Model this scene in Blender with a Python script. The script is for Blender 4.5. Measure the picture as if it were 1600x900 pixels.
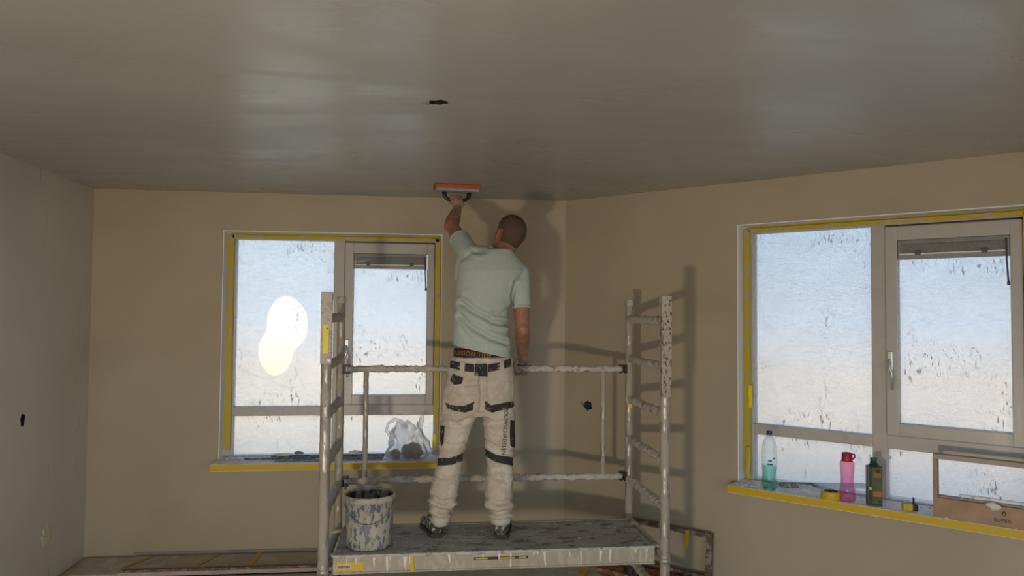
import bpy, bmesh, math, random
import numpy as np
from mathutils import Vector, Matrix, noise
from mathutils.bvhtree import BVHTree

random.seed(7)
for o in list(bpy.data.objects):
    bpy.data.objects.remove(o)
SC = bpy.context.scene
COL = SC.collection

# ------------------------------------------------------------------ camera
F_PX, PITCH, ROLL, YAW = 1161.89, 0.036438, 0.008359, 0.112341
CAM = np.array([2.28393, -5.36493, 1.65778])
XC, PHI, H = 3.2808, math.pi / 4, 2.5          # back-wall / angled-wall corner, wall angle, ceiling height


def ray_dir(u, v):
    u -= 800.0; v -= 450.0
    c, s = math.cos(ROLL), math.sin(ROLL); u, v = c * u + s * v, -s * u + c * v
    x, y2, z2 = u / F_PX, 1.0, -v / F_PX
    c, s = math.cos(PITCH), math.sin(PITCH); y = c * y2 - s * z2; z = s * y2 + c * z2
    c, s = math.cos(YAW), math.sin(YAW)
    return np.array([c * x + s * y, -s * x + c * y, z])


def P(u, v, Y):
    d = ray_dir(u, v); t = (Y - CAM[1]) / d[1]
    return CAM + t * d


def PZ(u, v, z):
    d = ray_dir(u, v); t = (z - CAM[2]) / d[2]
    return CAM + t * d


def project(X):
    X = np.asarray(X, float) - CAM
    c, s = math.cos(YAW), math.sin(YAW)
    x = c * X[:, 0] - s * X[:, 1]; y = s * X[:, 0] + c * X[:, 1]; z = X[:, 2]
    c, s = math.cos(PITCH), math.sin(PITCH)
    y2 = c * y + s * z; z2 = -s * y + c * z
    u = F_PX * x / y2; v = -F_PX * z2 / y2
    c, s = math.cos(ROLL), math.sin(ROLL)
    return np.stack([800 + c * u - s * v, 450 + s * u + c * v], 1)


fwd = Vector(ray_dir(800, 450)).normalized()
rgt = (Vector(ray_dir(900, 450)) - Vector(ray_dir(800, 450))).normalized()
upv = rgt.cross(fwd).normalized()
cd = bpy.data.cameras.new('camera'); cam = bpy.data.objects.new('camera', cd); COL.objects.link(cam)
cd.sensor_width = 36.0; cd.lens = F_PX * 36.0 / 1600.0; cd.clip_start = 0.05
M = Matrix((rgt, upv, -fwd)).transposed().to_4x4(); M.translation = Vector(CAM)
cam.matrix_world = M
SC.camera = cam

# ------------------------------------------------------------------ view, sky, lights
SC.view_settings.view_transform = 'Standard'
SC.view_settings.look = 'None'
SC.view_settings.gamma = 1.0
SC.view_settings.use_curve_mapping = False
SC.view_settings.exposure = 0.0

W = bpy.data.worlds.new('evening_sky'); SC.world = W; W.use_nodes = True
nt = W.node_tree; nt.nodes.clear()
wo = nt.nodes.new('ShaderNodeOutputWorld'); bg = nt.nodes.new('ShaderNodeBackground')
tc = nt.nodes.new('ShaderNodeTexCoord'); sx = nt.nodes.new('ShaderNodeSeparateXYZ')
mr = nt.nodes.new('ShaderNodeMapRange'); mr.inputs[1].default_value = -0.5; mr.inputs[2].default_value = 0.5
cr = nt.nodes.new('ShaderNodeValToRGB')
el = cr.color_ramp.elements
stops = [(-0.5, (.36, .36, .36)), (-.20, (.44, .44, .45)), (-.14, (.90, .76, .64)), (-.075, (.98, .83, .70)), (-.01, (.80, .86, .98)),
         (.10, (.62, .80, 1.0)), (.5, (.50, .70, 1.0))]
while len(el) < len(stops):
    el.new(0.5)
for e, (z, c) in zip(el, stops):
    e.position = z + 0.5; e.color = (*c, 1)
nt.links.new(tc.outputs['Generated'], sx.inputs[0]); nt.links.new(sx.outputs[2], mr.inputs[0])
nt.links.new(mr.outputs[0], cr.inputs[0])
vd = nt.nodes.new('ShaderNodeVectorMath'); vd.operation = 'DOT_PRODUCT'; vd.inputs[1].default_value = (-.26, .963, -.06)
nt.links.new(tc.outputs['Generated'], vd.inputs[0])
gl0 = nt.nodes.new('ShaderNodeMapRange'); gl0.inputs[1].default_value = .86; gl0.inputs[2].default_value = 1.0   # hazy low sun
gl0.interpolation_type = 'SMOOTHSTEP'; nt.links.new(vd.outputs['Value'], gl0.inputs[0])
mxw = nt.nodes.new('ShaderNodeMix'); mxw.data_type = 'RGBA'; mxw.blend_type = 'ADD'
nt.links.new(gl0.outputs[0], mxw.inputs[0]); nt.links.new(cr.outputs[0], mxw.inputs[6]); mxw.inputs[7].default_value = (.16, .13, .045, 1)
nt.links.new(mxw.outputs[2], bg.inputs[0])
bg.inputs[1].default_value = 3.6
nt.links.new(bg.outputs[0], wo.inputs[0])

LAMP_POS, LAMP_AIM, LAMP_W = Vector((1.30, -5.62, .56)), Vector((2.7, -1.2, .35)), 50.0
REAR_Y = -7.0

# ------------------------------------------------------------------ materials
MATS = {}


def N(nt, typ, **kw):
    n = nt.nodes.new(typ)
    for k, v in kw.items():
        if k.startswith('i_'):
            n.inputs[k[2:].replace('_', ' ')].default_value = v
        else:
            setattr(n, k, v)
    return n


def ramp(nt, src, stops):
    r = nt.nodes.new('ShaderNodeValToRGB'); e = r.color_ramp.elements
    while len(e) < len(stops):
        e.new(.5)
    for x, (p_, c) in zip(e, stops):
        x.position = p_; x.color = (*c, 1) if len(c) == 3 else c
    nt.links.new(src, r.inputs[0]); return r.outputs[0]


def mapping(nt, scale, coord='Object', rot=(0, 0, 0)):
    t = nt.nodes.new('ShaderNodeTexCoord'); m = nt.nodes.new('ShaderNodeMapping')
    m.inputs['Scale'].default_value = scale; m.inputs['Rotation'].default_value = rot
    nt.links.new(t.outputs[coord], m.inputs[0]); return m.outputs[0]


def noise_out(nt, vec, scale=5, detail=4, rough=.55, dist=0.0):
    n = nt.nodes.new('ShaderNodeTexNoise')
    n.inputs['Scale'].default_value = scale; n.inputs['Detail'].default_value = detail
    n.inputs['Roughness'].default_value = rough; n.inputs['Distortion'].default_value = dist
    nt.links.new(vec, n.inputs['Vector']); return n.outputs['Fac']


def mixc(nt, fac, a, b):
    m = nt.nodes.new('ShaderNodeMix'); m.data_type = 'RGBA'
    for sock, val in ((m.inputs[0], fac), (m.inputs[6], a), (m.inputs[7], b)):
        if hasattr(val, 'is_linked'):
            nt.links.new(val, sock)
        elif isinstance(val, (int, float)):
            sock.default_value = val
        else:
            sock.default_value = (*val, 1)
    return m.outputs[2]


def math_(nt, op, a, b=0.0):
    m = nt.nodes.new('ShaderNodeMath'); m.operation = op
    for i, val in enumerate((a, b)):
        if hasattr(val, 'is_linked'):
            nt.links.new(val, m.inputs[i])
        else:
            m.inputs[i].default_value = val
    return m.outputs[0]


def new_mat(name):
    m = bpy.data.materials.new(name); m.use_nodes = True
    nt = m.node_tree; nt.nodes.clear()
    out = nt.nodes.new('ShaderNodeOutputMaterial')
    MATS[name] = m
    return m, nt, out


def principled(nt, out, color, rough=.6, metal=0.0, bump=None, bump_s=.3, bump_d=.01, **kw):
    b = nt.nodes.new('ShaderNodeBsdfPrincipled')
    for key, val in (('Base Color', color), ('Roughness', rough), ('Metallic', metal)):
        if hasattr(val, 'is_linked'):
            nt.links.new(val, b.inputs[key])
        elif isinstance(val, (int, float)):
            b.inputs[key].default_value = val
        else:
            b.inputs[key].default_value = (*val, 1)
    for k, v in kw.items():
        b.inputs[k.replace('_', ' ')].default_value = v
    if bump is not None:
        bn = nt.nodes.new('ShaderNodeBump'); bn.inputs['Strength'].default_value = bump_s
        bn.inputs['Distance'].default_value = bump_d
        nt.links.new(bump, bn.inputs['Height']); nt.links.new(bn.outputs[0], b.inputs['Normal'])
    nt.links.new(b.outputs[0], out.inputs[0])
    return b


def simple(name, c, rough=.6, metal=0.0, var=.12, scale=18, bump_s=.15, **kw):
    m, nt, out = new_mat(name)
    v = mapping(nt, (1, 1, 1)); n = noise_out(nt, v, scale)
    lo = tuple(max(0, x * (1 - var)) for x in c); hi = tuple(min(1, x * (1 + var)) for x in c)
    principled(nt, out, ramp(nt, n, [(.3, lo), (.7, hi)]), rough, metal, n, bump_s, .004, **kw)
    return m


def splattered(name, base, splat, amount=.5, scale=22, rough=.6, metal=0.0, third=None, tscale=9, tamount=.35, stretch=(1, 1, 1), bump_s=.4):
    """a coated surface under dried plaster: base where bare, splat where caked, optional third colour"""
    m, nt, out = new_mat(name)
    v = mapping(nt, stretch); n = noise_out(nt, v, scale, 6, .65, .4)
    t = 1 - amount
    t = .5 + (t - .5) * .5
    f = ramp(nt, n, [(t - .03, (0, 0, 0)), (t + .03, (1, 1, 1))])
    n3 = noise_out(nt, v, 5, 3)
    sp = ramp(nt, n3, [(.3, tuple(x * .85 for x in splat)), (.7, tuple(min(1, x * 1.08) for x in splat))])
    c = mixc(nt, f, base, sp)
    if third:
        n2 = noise_out(nt, v, tscale, 5, .6, .8); t2 = .5 + (.5 - tamount) * .5
        c = mixc(nt, ramp(nt, n2, [(t2 - .03, (0, 0, 0)), (t2 + .04, (1, 1, 1))]), c, third)
    rr = ramp(nt, f, [(0, (rough,) * 3), (1, (.75,) * 3)])
    b = principled(nt, out, c, rr, 0.0, f, bump_s, .004)
    if metal:
        nt.links.new(ramp(nt, f, [(0, (metal,) * 3), (1, (0, 0, 0))]), b.inputs['Metallic'])
    return m


def plaster(name, lo, hi, rough_lo, rough_hi, stretch, bump_s, bump_scale, patch=1.1, ior=1.45):
    m, nt, out = new_mat(name)
    v1 = mapping(nt, (1, 1, 1)); big = noise_out(nt, v1, patch, 4, .5, .6)
    v2 = mapping(nt, stretch); fine = noise_out(nt, v2, bump_scale, 5, .6, .5)
    mid = noise_out(nt, v2, bump_scale * .25, 3, .5, .8)
    col = ramp(nt, big, [(.32, lo), (.68, hi)])
    rr = ramp(nt, mid, [(.38, (rough_lo,) * 3), (.62, (rough_hi,) * 3)])
    hgt = math_(nt, 'ADD', math_(nt, 'MULTIPLY', fine, .35), mid)
    principled(nt, out, col, rr, 0.0, hgt, bump_s, .01, IOR=ior)
    return m


plaster('wall_plaster', (.40, .335, .235), (.47, .40, .29), .40, .56, (1, 1, .25), .10, 9)
plaster('ceiling_plaster', (.375, .38, .355), (.43, .435, .41), .27, .42, (.4, 1.2, 1), .22, 11, .9, 1.75)
plaster('wet_plaster_lit', (.55, .52, .46), (.62, .59, .53), .26, .42, (1, 1, .12), .18, 12, 1.0, 1.6)  # wet gloss; base paler and greyer, window light put into the colour
plaster('reveal_white', (.80, .80, .80), (.88, .88, .88), .4, .5, (1, 1, 1), .08, 12)
simple('floor_board', (.30, .27, .23), .8, var=.15, scale=5)
splattered('floor_paper', (.50, .45, .36), (.60, .55, .46), .45, 7, .85, bump_s=.2, third=(.20, .16, .12), tscale=13, tamount=.08)
simple('frame_paint', (.50, .47, .43), .4, var=.04, bump_s=.03)
simple('vent_grey', (.30, .30, .29), .45, var=.06)
simple('vent_dark', (.10, .10, .10), .6)
simple('vent_mesh', (.20, .20, .195), .6, var=.3, scale=220)
simple('handle_metal', (.60, .60, .58), .35, .6)
simple('rubber_dark', (.04, .04, .04), .6)
splattered('tape_yellow', (.66, .44, .010), (.56, .47, .30), .16, 14, .5, bump_s=.15)
splattered('tape_wall_yellow', (.54, .41, .015), (.48, .41, .27), .36, 10, .5, stretch=(1, 1, .5), bump_s=.2)
simple('tape_bright', (.85, .70, .02), .45, var=.06)
splattered('sill_white', (.90, .90, .90), (.62, .59, .56), .28, 26, .55, bump_s=.3)
splattered('tube_caked', (.40, .38, .34), (.56, .52, .455), .66, 30, .42, .5, bump_s=.5)
splattered('tube_metal', (.46, .43, .38), (.40, .36, .30), .55, 24, .46, .75, stretch=(1, 1, .35), bump_s=.35)
splattered('tube_spotted', (.05, .05, .05), (.46, .41, .33), .62, 60, .5, 0, third=(.62, .52, .22), tscale=6, tamount=.22, stretch=(1, 1, .6), bump_s=.4)
splattered('deck_top', (.20, .185, .165), (.44, .42, .385), .62, 13, .6, 0, third=(.50, .51, .52), tscale=7, tamount=.34, stretch=(.7, 1.2, 1), bump_s=.6)
splattered('deck_side', (.40, .35, .275), (.50, .44, .355), .45, 20, .55, .0, stretch=(1, 1, .4), bump_s=.3)
simple('black_plastic', (.02, .02, .02), .45)
splattered('bucket_skin', (.12, .16, .21), (.45, .41, .34), .58, 44, .5, 0, third=(.22, .18, .15), tscale=24, tamount=.22, stretch=(1, 1, .42), bump_s=.4)
splattered('bucket_inside', (.03, .03, .03), (.30, .27, .22), .52, 14, .6, stretch=(1, 1, .5))
splattered('bucket_rim', (.26, .24, .22), (.50, .46, .40), .6, 25, .5)
simple('wire_steel', (.45, .44, .42), .4, .8)
simple('float_orange', (.50, .10, .03), .7, var=.25, scale=30)
simple('float_plate', (.30, .33, .32), .45)
simple('shirt_mint', (.44, .51, .465), .85, var=.05, scale=60, bump_s=.08)
splattered('trouser_cream', (.52, .45, .36), (.62, .56, .48), .5, 12, .85, bump_s=.12)
splattered('trouser_dark', (.028, .028, .03), (.42, .38, .32), .28, 36, .8, bump_s=.25)
simple('lettering_dark', (.03, .03, .035), .8)
simple('underwear_dark', (.035, .02, .018), .8)
simple('underwear_text', (.40, .17, .06), .8)
splattered('shoe_skin', (.05, .045, .04), (.48, .44, .38), .44, 40, .7, bump_s=.5)
simple('shoe_sole', (.05, .045, .04), .8)
splattered('bead_steel', (.22, .24, .26), (.50, .50, .49), .35, 30, .45, .6)
simple('crumb_white', (.74, .71, .66), .85)
simple('rag_grey', (.20, .17, .14), .9, var=.35, scale=14)
simple('wood_frame', (.40, .25, .15), .6, var=.2, scale=9)
simple('wood_grey', (.42, .34, .28), .65, var=.15, scale=8)
splattered('wood_dark', (.13, .085, .06), (.30, .25, .20), .40, 24, .7)
splattered('wood_red', (.22, .085, .04), (.34, .20, .13), .35, 10, .7)
simple('print_dark', (.05, .03, .025), .7)
simple('cap_blue', (.03, .05, .16), .4)
simple('lid_red', (.42, .02, .04), .35)
simple('can_green', (.02, .045, .02), .35, var=.2)
simple('label_olive', (.10, .10, .035), .5, var=.35, scale=30)
simple('label_orange', (.50, .17, .05), .5)
simple('cap_green', (.01, .10, .05), .4)
simple('print_light', (.60, .55, .40), .6)
simple('wire_blue', (.02, .04, .25), .4)
simple('wire_brown', (.10, .05, .03), .5)
simple('lamp_yellow', (.70, .42, .02), .5)
simple('sticker_green', (.42, .50, .05), .5)
simple('outlet_patch', (.66, .59, .44), .8, var=.3, scale=60)


def skin_mat():
    m, nt, out = new_mat('skin')
    v = mapping(nt, (1, 1, 1)); a = noise_out(nt, v, 9, 4); b = noise_out(nt, v, 70, 5, .7, .6)
    base = ramp(nt, a, [(.3, (.30, .135, .085)), (.7, (.38, .185, .12))])
    # dried plaster specks on the forearms and hands (further than 0.22 m from the spine)
    f = ramp(nt, b, [(.60, (0, 0, 0)), (.66, (1, 1, 1))])
    t = nt.nodes.new('ShaderNodeAttribute'); t.attribute_name = 'plaster'
    f2 = math_(nt, 'MULTIPLY', f, t.outputs['Fac'])
    c = mixc(nt, f2, base, (.56, .52, .46))
    h = nt.nodes.new('ShaderNodeAttribute'); h.attribute_name = 'dust'
    c = mixc(nt, math_(nt, 'MULTIPLY', h.outputs['Fac'], ramp(nt, noise_out(nt, v, 28, 4), [(.38, (.1,) * 3), (.6, (.85,) * 3)])), c, (.46, .40, .34))
    bb = principled(nt, out, c, .55, 0, b, .1, .003)
    bb.inputs['Subsurface Weight'].default_value = .05
    return m


skin_mat()


def stubble():
    m, nt, out = new_mat('hair_stubble')
    v = mapping(nt, (1, 1, 1)); b = noise_out(nt, v, 180, 3, .7)
    principled(nt, out, ramp(nt, b, [(.35, (.065, .040, .026)), (.7, (.125, .075, .046))]), .8, 0, b, .3, .002)


stubble()


def film_mat(name, patch):
    """frosted, dirty plastic film stuck on the glass; 'patch' = spot where it hangs clear of the pane"""
    m, nt, out = new_mat(name)
    vec = mapping(nt, (1, 1, 1))
    s = nt.nodes.new('ShaderNodeSeparateXYZ'); nt.links.new(vec, s.inputs[0])
    tr = nt.nodes.new('ShaderNodeBsdfTransparent'); tl = nt.nodes.new('ShaderNodeBsdfTranslucent')
    tl.inputs[0].default_value = (.30, .315, .325, 1)
    tr.inputs[0].default_value = (.28, .29, .295, 1)
    cloud = noise_out(nt, mapping(nt, (1, 1, 1)), 3.0, 4, .55, 1.0)
    folds = noise_out(nt, mapping(nt, (1.2, 1, 5), rot=(0, .6, 0)), 3.2, 3, .5, 1.6)
    fl = ramp(nt, folds, [(.47, (0, 0, 0)), (.5, (1, 1, 1)), (.53, (0, 0, 0))])
    fac = ramp(nt, cloud, [(.3, (.38,) * 3), (.7, (.52,) * 3)])
    fac = math_(nt, 'ADD', fac, math_(nt, 'MULTIPLY', fl, .16))
    if patch:
        d = None
        wob = math_(nt, 'MULTIPLY', math_(nt, 'SUBTRACT', noise_out(nt, vec, 5, 3), .5), .45)
        for (cu, cz, ru, rz) in patch:
            a = math_(nt, 'DIVIDE', math_(nt, 'SUBTRACT', s.outputs[0], cu), ru)
            b = math_(nt, 'DIVIDE', math_(nt, 'SUBTRACT', s.outputs[2], cz), rz)
            e = math_(nt, 'ADD', math_(nt, 'MULTIPLY', a, a), math_(nt, 'MULTIPLY', b, b))
            if d is None:
                d = e
            else:
                sm_ = nt.nodes.new('ShaderNodeMath'); sm_.operation = 'SMOOTH_MIN'; sm_.inputs[2].default_value = .9
                nt.links.new(d, sm_.inputs[0]); nt.links.new(e, sm_.inputs[1]); d = sm_.outputs[0]
        d = math_(nt, 'ADD', d, wob)
        msk = ramp(nt, d, [(.90, (1, 1, 1)), (.95, (0, 0, 0))])
        fac = math_(nt, 'MULTIPLY', fac, math_(nt, 'SUBTRACT', 1.0, math_(nt, 'MULTIPLY', msk, .96)))
        nt.links.new(mixc(nt, msk, (.27, .28, .285), (.325, .325, .30)), tr.inputs[0])
    mx = nt.nodes.new('ShaderNodeMixShader'); nt.links.new(fac, mx.inputs[0])
    nt.links.new(tr.outputs[0], mx.inputs[1]); nt.links.new(tl.outputs[0], mx.inputs[2])
    # mud splashes: vertical drips gathered in loose clusters
    dr = noise_out(nt, mapping(nt, (1, 1, .28)), 85, 3, .6, .2)
    cl = noise_out(nt, vec, 2.6, 2, .5)
    th = math_(nt, 'MULTIPLY', ramp(nt, dr, [(.60, (0, 0, 0)), (.63, (1, 1, 1))]), ramp(nt, cl, [(.50, (0, 0, 0)), (.57, (1, 1, 1))]))
    df = nt.nodes.new('ShaderNodeBsdfDiffuse'); df.inputs[0].default_value = (.22, .22, .23, 1)
    mx2 = nt.nodes.new('ShaderNodeMixShader'); nt.links.new(math_(nt, 'MULTIPLY', th, .75), mx2.inputs[0])
    nt.links.new(mx.outputs[0], mx2.inputs[1]); nt.links.new(df.outputs[0], mx2.inputs[2])
    nt.links.new(mx2.outputs[0], out.inputs[0])


film_mat('film_plain', None)
film_mat('film_patch', [(.425, 1.585, .150, .205), (.345, 1.385, .125, .170)])


def clear_sheet(name, gloss, tint=(1, 1, 1), rough=.12, milk=0.0):
    m, nt, out = new_mat(name)
    tr = nt.nodes.new('ShaderNodeBsdfTransparent'); tr.inputs[0].default_value = (*tint, 1)
    gl = nt.nodes.new('ShaderNodeBsdfGlossy'); gl.inputs['Roughness'].default_value = rough
    lw = nt.nodes.new('ShaderNodeLayerWeight'); lw.inputs[0].default_value = .35
    f = math_(nt, 'MULTIPLY', lw.outputs['Facing'], gloss)
    mx = nt.nodes.new('ShaderNodeMixShader'); nt.links.new(f, mx.inputs[0])
    nt.links.new(tr.outputs[0], mx.inputs[1]); nt.links.new(gl.outputs[0], mx.inputs[2])
    last = mx
    if milk:
        df = nt.nodes.new('ShaderNodeBsdfTranslucent'); df.inputs[0].default_value = (.9, .92, .95, 1)
        d2 = nt.nodes.new('ShaderNodeBsdfDiffuse'); d2.inputs[0].default_value = (.8, .8, .8, 1)
        a = nt.nodes.new('ShaderNodeMixShader'); a.inputs[0].default_value = .4
        nt.links.new(df.outputs[0], a.inputs[1]); nt.links.new(d2.outputs[0], a.inputs[2])
        b = nt.nodes.new('ShaderNodeMixShader')
        nt.links.new(math_(nt, 'ADD', math_(nt, 'MULTIPLY', lw.outputs['Facing'], milk), milk * .35), b.inputs[0])
        nt.links.new(mx.outputs[0], b.inputs[1]); nt.links.new(a.outputs[0], b.inputs[2]); last = b
    nt.links.new(last.outputs[0], out.inputs[0])


clear_sheet('clear_sheet', .5, rough=.18)
clear_sheet('thin_glass', .25, rough=.02)
clear_sheet('bag_film', .45, milk=.8, rough=.2)
clear_sheet('pet_clear', .55, (.93, .97, .97), .06)
clear_sheet('pet_green', .45, (.60, .90, .79), .06)
clear_sheet('pet_pink', .45, (.98, .62, .75), .08, milk=.14)
MATS['pet_pink'].node_tree.nodes['Translucent BSDF'].inputs[0].default_value = (.9, .25, .5, 1)
MATS['pet_pink'].node_tree.nodes['Diffuse BSDF'].inputs[0].default_value = (.8, .2, .4, 1)
m_, nt_, out_ = new_mat('lamp_lens')
em_ = nt_.nodes.new('ShaderNodeEmission'); em_.inputs[0].default_value = (1, .86, .66, 1); em_.inputs[1].default_value = 4
nt_.links.new(em_.outputs[0], out_.inputs[0])


# ------------------------------------------------------------------ object helpers
def tag(o, label=None, cat=None, group=None, kind=None):
    for k, v in (('label', label), ('category', cat), ('group', group), ('kind', kind)):
        if v:
            o[k] = v
    return o


def mesh(name, verts, faces, mat, parent=None, smooth=False):
    me = bpy.data.meshes.new(name)
    me.from_pydata([tuple(map(float, v)) for v in verts], [], faces); me.update()
    return link(name, me, mat, parent, smooth)


def link(name, me, mat, parent=None, smooth=False):
    o = bpy.data.objects.new(name, me); COL.objects.link(o)
    if mat:
        me.materials.clear(); me.materials.append(MATS[mat])
    if smooth:
        me.polygons.foreach_set('use_smooth', [True] * len(me.polygons))
    if parent:
        o.parent = parent
    return o


def empty(name, loc=(0, 0, 0), rz=0.0):
    o = bpy.data.objects.new(name, None); COL.objects.link(o)
    o.location = tuple(map(float, loc)); o.rotation_euler = (0, 0, rz); o.empty_display_size = .1
    return o


def box_bm(bm, x0, x1, y0, y1, z0, z1):
    vs = [bm.verts.new((x, y, z)) for x in (x0, x1) for y in (y0, y1) for z in (z0, z1)]
    for f in ((0, 1, 3, 2), (4, 6, 7, 5), (0, 4, 5, 1), (2, 3, 7, 6), (0, 2, 6, 4), (1, 5, 7, 3)):
        bm.faces.new([vs[i] for i in f])


def box(name, x0, x1, y0, y1, z0, z1, mat, parent=None, bevel=0.0):
    bm = bmesh.new(); box_bm(bm, x0, x1, y0, y1, z0, z1)
    if bevel:
        bmesh.ops.bevel(bm, geom=bm.edges[:], offset=bevel, segments=2, affect='EDGES', profile=.6)
    bmesh.ops.recalc_face_normals(bm, faces=bm.faces[:])
    me = bpy.data.meshes.new(name); bm.to_mesh(me); bm.free()
    return link(name, me, mat, parent, False)


def lump(p_, amp, freq, seed=0.0):
    return noise.noise(Vector((p_[0] * freq + seed, p_[1] * freq + seed * .7, p_[2] * freq - seed))) * amp


def tube_geo(path, radii, seg=14, amp=0.0, freq=30, seed=0.0, step=None, cap=True, up=None):
    """swept tube along path; radii scalar / list of r or (ra, rb)"""
    path = [Vector(q) for q in path]
    if not isinstance(radii, (list, tuple)):
        radii = [radii] * len(path)
    radii = [(r, r) if isinstance(r, (int, float)) else tuple(r) for r in radii]
    if step:
        np_, nr = [], []
        for i in range(len(path) - 1):
            k = max(1, int((path[i + 1] - path[i]).length / step))
            for j in range(k):
                t = j / k
                np_.append(path[i].lerp(path[i + 1], t))
                nr.append(tuple(radii[i][a] * (1 - t) + radii[i + 1][a] * t for a in (0, 1)))
        path, radii = np_ + [path[-1]], nr + [radii[-1]]
    verts, faces = [], []
    n = len(path); side = None
    for i in range(n):
        t = (path[min(i + 1, n - 1)] - path[max(i - 1, 0)]).normalized()
        if side is None:
            ref = Vector(up) if up else (Vector((1, 0, 0)) if abs(t.x) < .8 else Vector((0, 0, 1)))
            side = (ref - t * ref.dot(t)).normalized()
        else:
            side = (side - t * side.dot(t)).normalized()
        oth = t.cross(side)
        for k in range(seg):
            a = 2 * math.pi * k / seg
            d = side * (math.cos(a) * radii[i][0]) + oth * (math.sin(a) * radii[i][1])
            q = path[i] + d
            if amp:
                q = q + d.normalized() * (lump(q, amp, freq, seed) + lump(q, amp * .5, freq * 2.7, seed + 5))
            verts.append(q)
    for i in range(n - 1):
        for k in range(seg):
            a, b = i * seg + k, i * seg + (k + 1) % seg
            faces.append((a, b, b + seg, a + seg))
    if cap:
        faces.append(tuple(range(seg - 1, -1, -1))); faces.append(tuple((n - 1) * seg + k for k in range(seg)))
    return verts, faces


def tube(name, path, radii, mat, parent=None, **kw):
    v, f = tube_geo(path, radii, **kw)
    return mesh(name, v, f, mat, parent, True)


def lathe_geo(profile, seg=32, amp=0.0, freq=30, seed=0.0, sq=None):
    verts, faces = [], []
    for (r, z) in profile:
        for k in range(seg):
            a = 2 * math.pi * k / seg
            rr = r
            if sq:
                rr = r / ((abs(math.cos(a)) ** sq + abs(math.sin(a)) ** sq) ** (1 / sq))
            q = Vector((rr * math.cos(a), rr * math.sin(a), z))
            if amp:
                q += Vector((math.cos(a), math.sin(a), 0)) * lump(q, amp, freq, seed)
            verts.append(q)
    n = len(profile)
    for i in range(n - 1):
        for k in range(seg):
            a, b = i * seg + k, i * seg + (k + 1) % seg
            faces.append((a, b, b + seg, a + seg))
    return verts, faces


def lathe(name, profile, mat, parent=None, seg=32, cap0=False, cap1=False, **kw):
    v, f = lathe_geo(profile, seg, **kw)
    if cap0:
        f.append(tuple(range(seg - 1, -1, -1)))
    if cap1:
        f.append(tuple((len(profile) - 1) * seg + k for k in range(seg)))
    return mesh(name, v, f, mat, parent, True)


def remeshed(name, parts, voxel, mat, parent=None, smooth_it=6, smooth_f=.5, edit=None):
    """union of closed shells as one continuous skin"""
    verts, faces = [], []
    for v, f in parts:
        o = len(verts); verts += [tuple(q) for q in v]; faces += [tuple(i + o for i in ff) for ff in f]
    me = bpy.data.meshes.new(name + '_src'); me.from_pydata(verts, [], faces); me.update()
    bm = bmesh.new(); bm.from_mesh(me); bmesh.ops.recalc_face_normals(bm, faces=bm.faces[:]); bm.to_mesh(me); bm.free()
    ob = bpy.data.objects.new(name + '_src', me); COL.objects.link(ob)
    m = ob.modifiers.new('r', 'REMESH'); m.mode = 'VOXEL'; m.voxel_size = voxel
    if smooth_it:
        s = ob.modifiers.new('s', 'SMOOTH'); s.factor = smooth_f; s.iterations = smooth_it
    dg = bpy.context.evaluated_depsgraph_get(); dg.update()
    res = bpy.data.meshes.new_from_object(ob.evaluated_get(dg)); res.name = name
    bpy.data.objects.remove(ob); bpy.data.meshes.remove(me)
    if edit:
        edit(res)
    return link(name, res, mat, parent, True)


def get_co(me):
    a = np.empty(len(me.vertices) * 3); me.vertices.foreach_get('co', a); return a.reshape(-1, 3)


def get_no(me):
    a = np.empty(len(me.vertices) * 3); me.vertices.foreach_get('normal', a); return a.reshape(-1, 3)


def set_co(me, co):
    me.vertices.foreach_set('co', co.ravel()); me.update()


# ------------------------------------------------------------------ room shell
def boolean_cut(ob, cutters):
    for c in cutters:
        m = ob.modifiers.new('cut', 'BOOLEAN'); m.operation = 'DIFFERENCE'; m.object = c; m.solver = 'EXACT'
    dg = bpy.context.evaluated_depsgraph_get(); dg.update()
    me = bpy.data.meshes.new_from_object(ob.evaluated_get(dg))
    ob.modifiers.clear(); old = ob.data; ob.data = me; bpy.data.meshes.remove(old)
    for c in cutters:
        d = c.data; bpy.data.objects.remove(c); bpy.data.meshes.remove(d)


def hole_shade(r, depth, seed, sx=1.0, sy=1.0, n=18, parent=None, loc=(0, 0, 0), rot=(0, 0, 0)):
    """black open cup standing in for the shade inside a hole made by rough_cutter"""
    v = []
    for y in (.003, depth - .002):
        rnd = random.Random(seed)
        for k in range(n):
            a = 2 * math.pi * k / n; rr = r * (1 + rnd.uniform(-.22, .18)) * .985
            v.append((rr * sx * math.cos(a), y, rr * sy * math.sin(a)))
    f = [tuple(range(2 * n - 1, n - 1, -1))] + [(k, k + n, (k + 1) % n + n, (k + 1) % n) for k in range(n)]
    o = mesh('hole_shade', v, f, 'black_plastic', parent); o.location = loc; o.rotation_euler = rot  # hole interior coloured black in place of its shade
    return o


def rough_cutter(r, depth, seed, sx=1.0, sy=1.0, n=18):
    """irregular prism along local +Y, centred on the origin, for holes hacked in plaster"""
    rnd = random.Random(seed); v = []
    for y in (-.02, depth):
        rnd = random.Random(seed)
        for k in range(n):
            a = 2 * math.pi * k / n; rr = r * (1 + rnd.uniform(-.22, .18))
            v.append((rr * sx * math.cos(a), y, rr * sy * math.sin(a)))
    f = [tuple(range(n)), tuple(range(2 * n - 1, n - 1, -1))]
    f += [(k, k + n, (k + 1) % n + n, (k + 1) % n) for k in range(n)]
    o = mesh('cutter', v, f, 'black_plastic')
    bm = bmesh.new(); bm.from_mesh(o.data); bmesh.ops.recalc_face_normals(bm, faces=bm.faces[:]); bm.to_mesh(o.data); bm.free()
    return o


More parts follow.
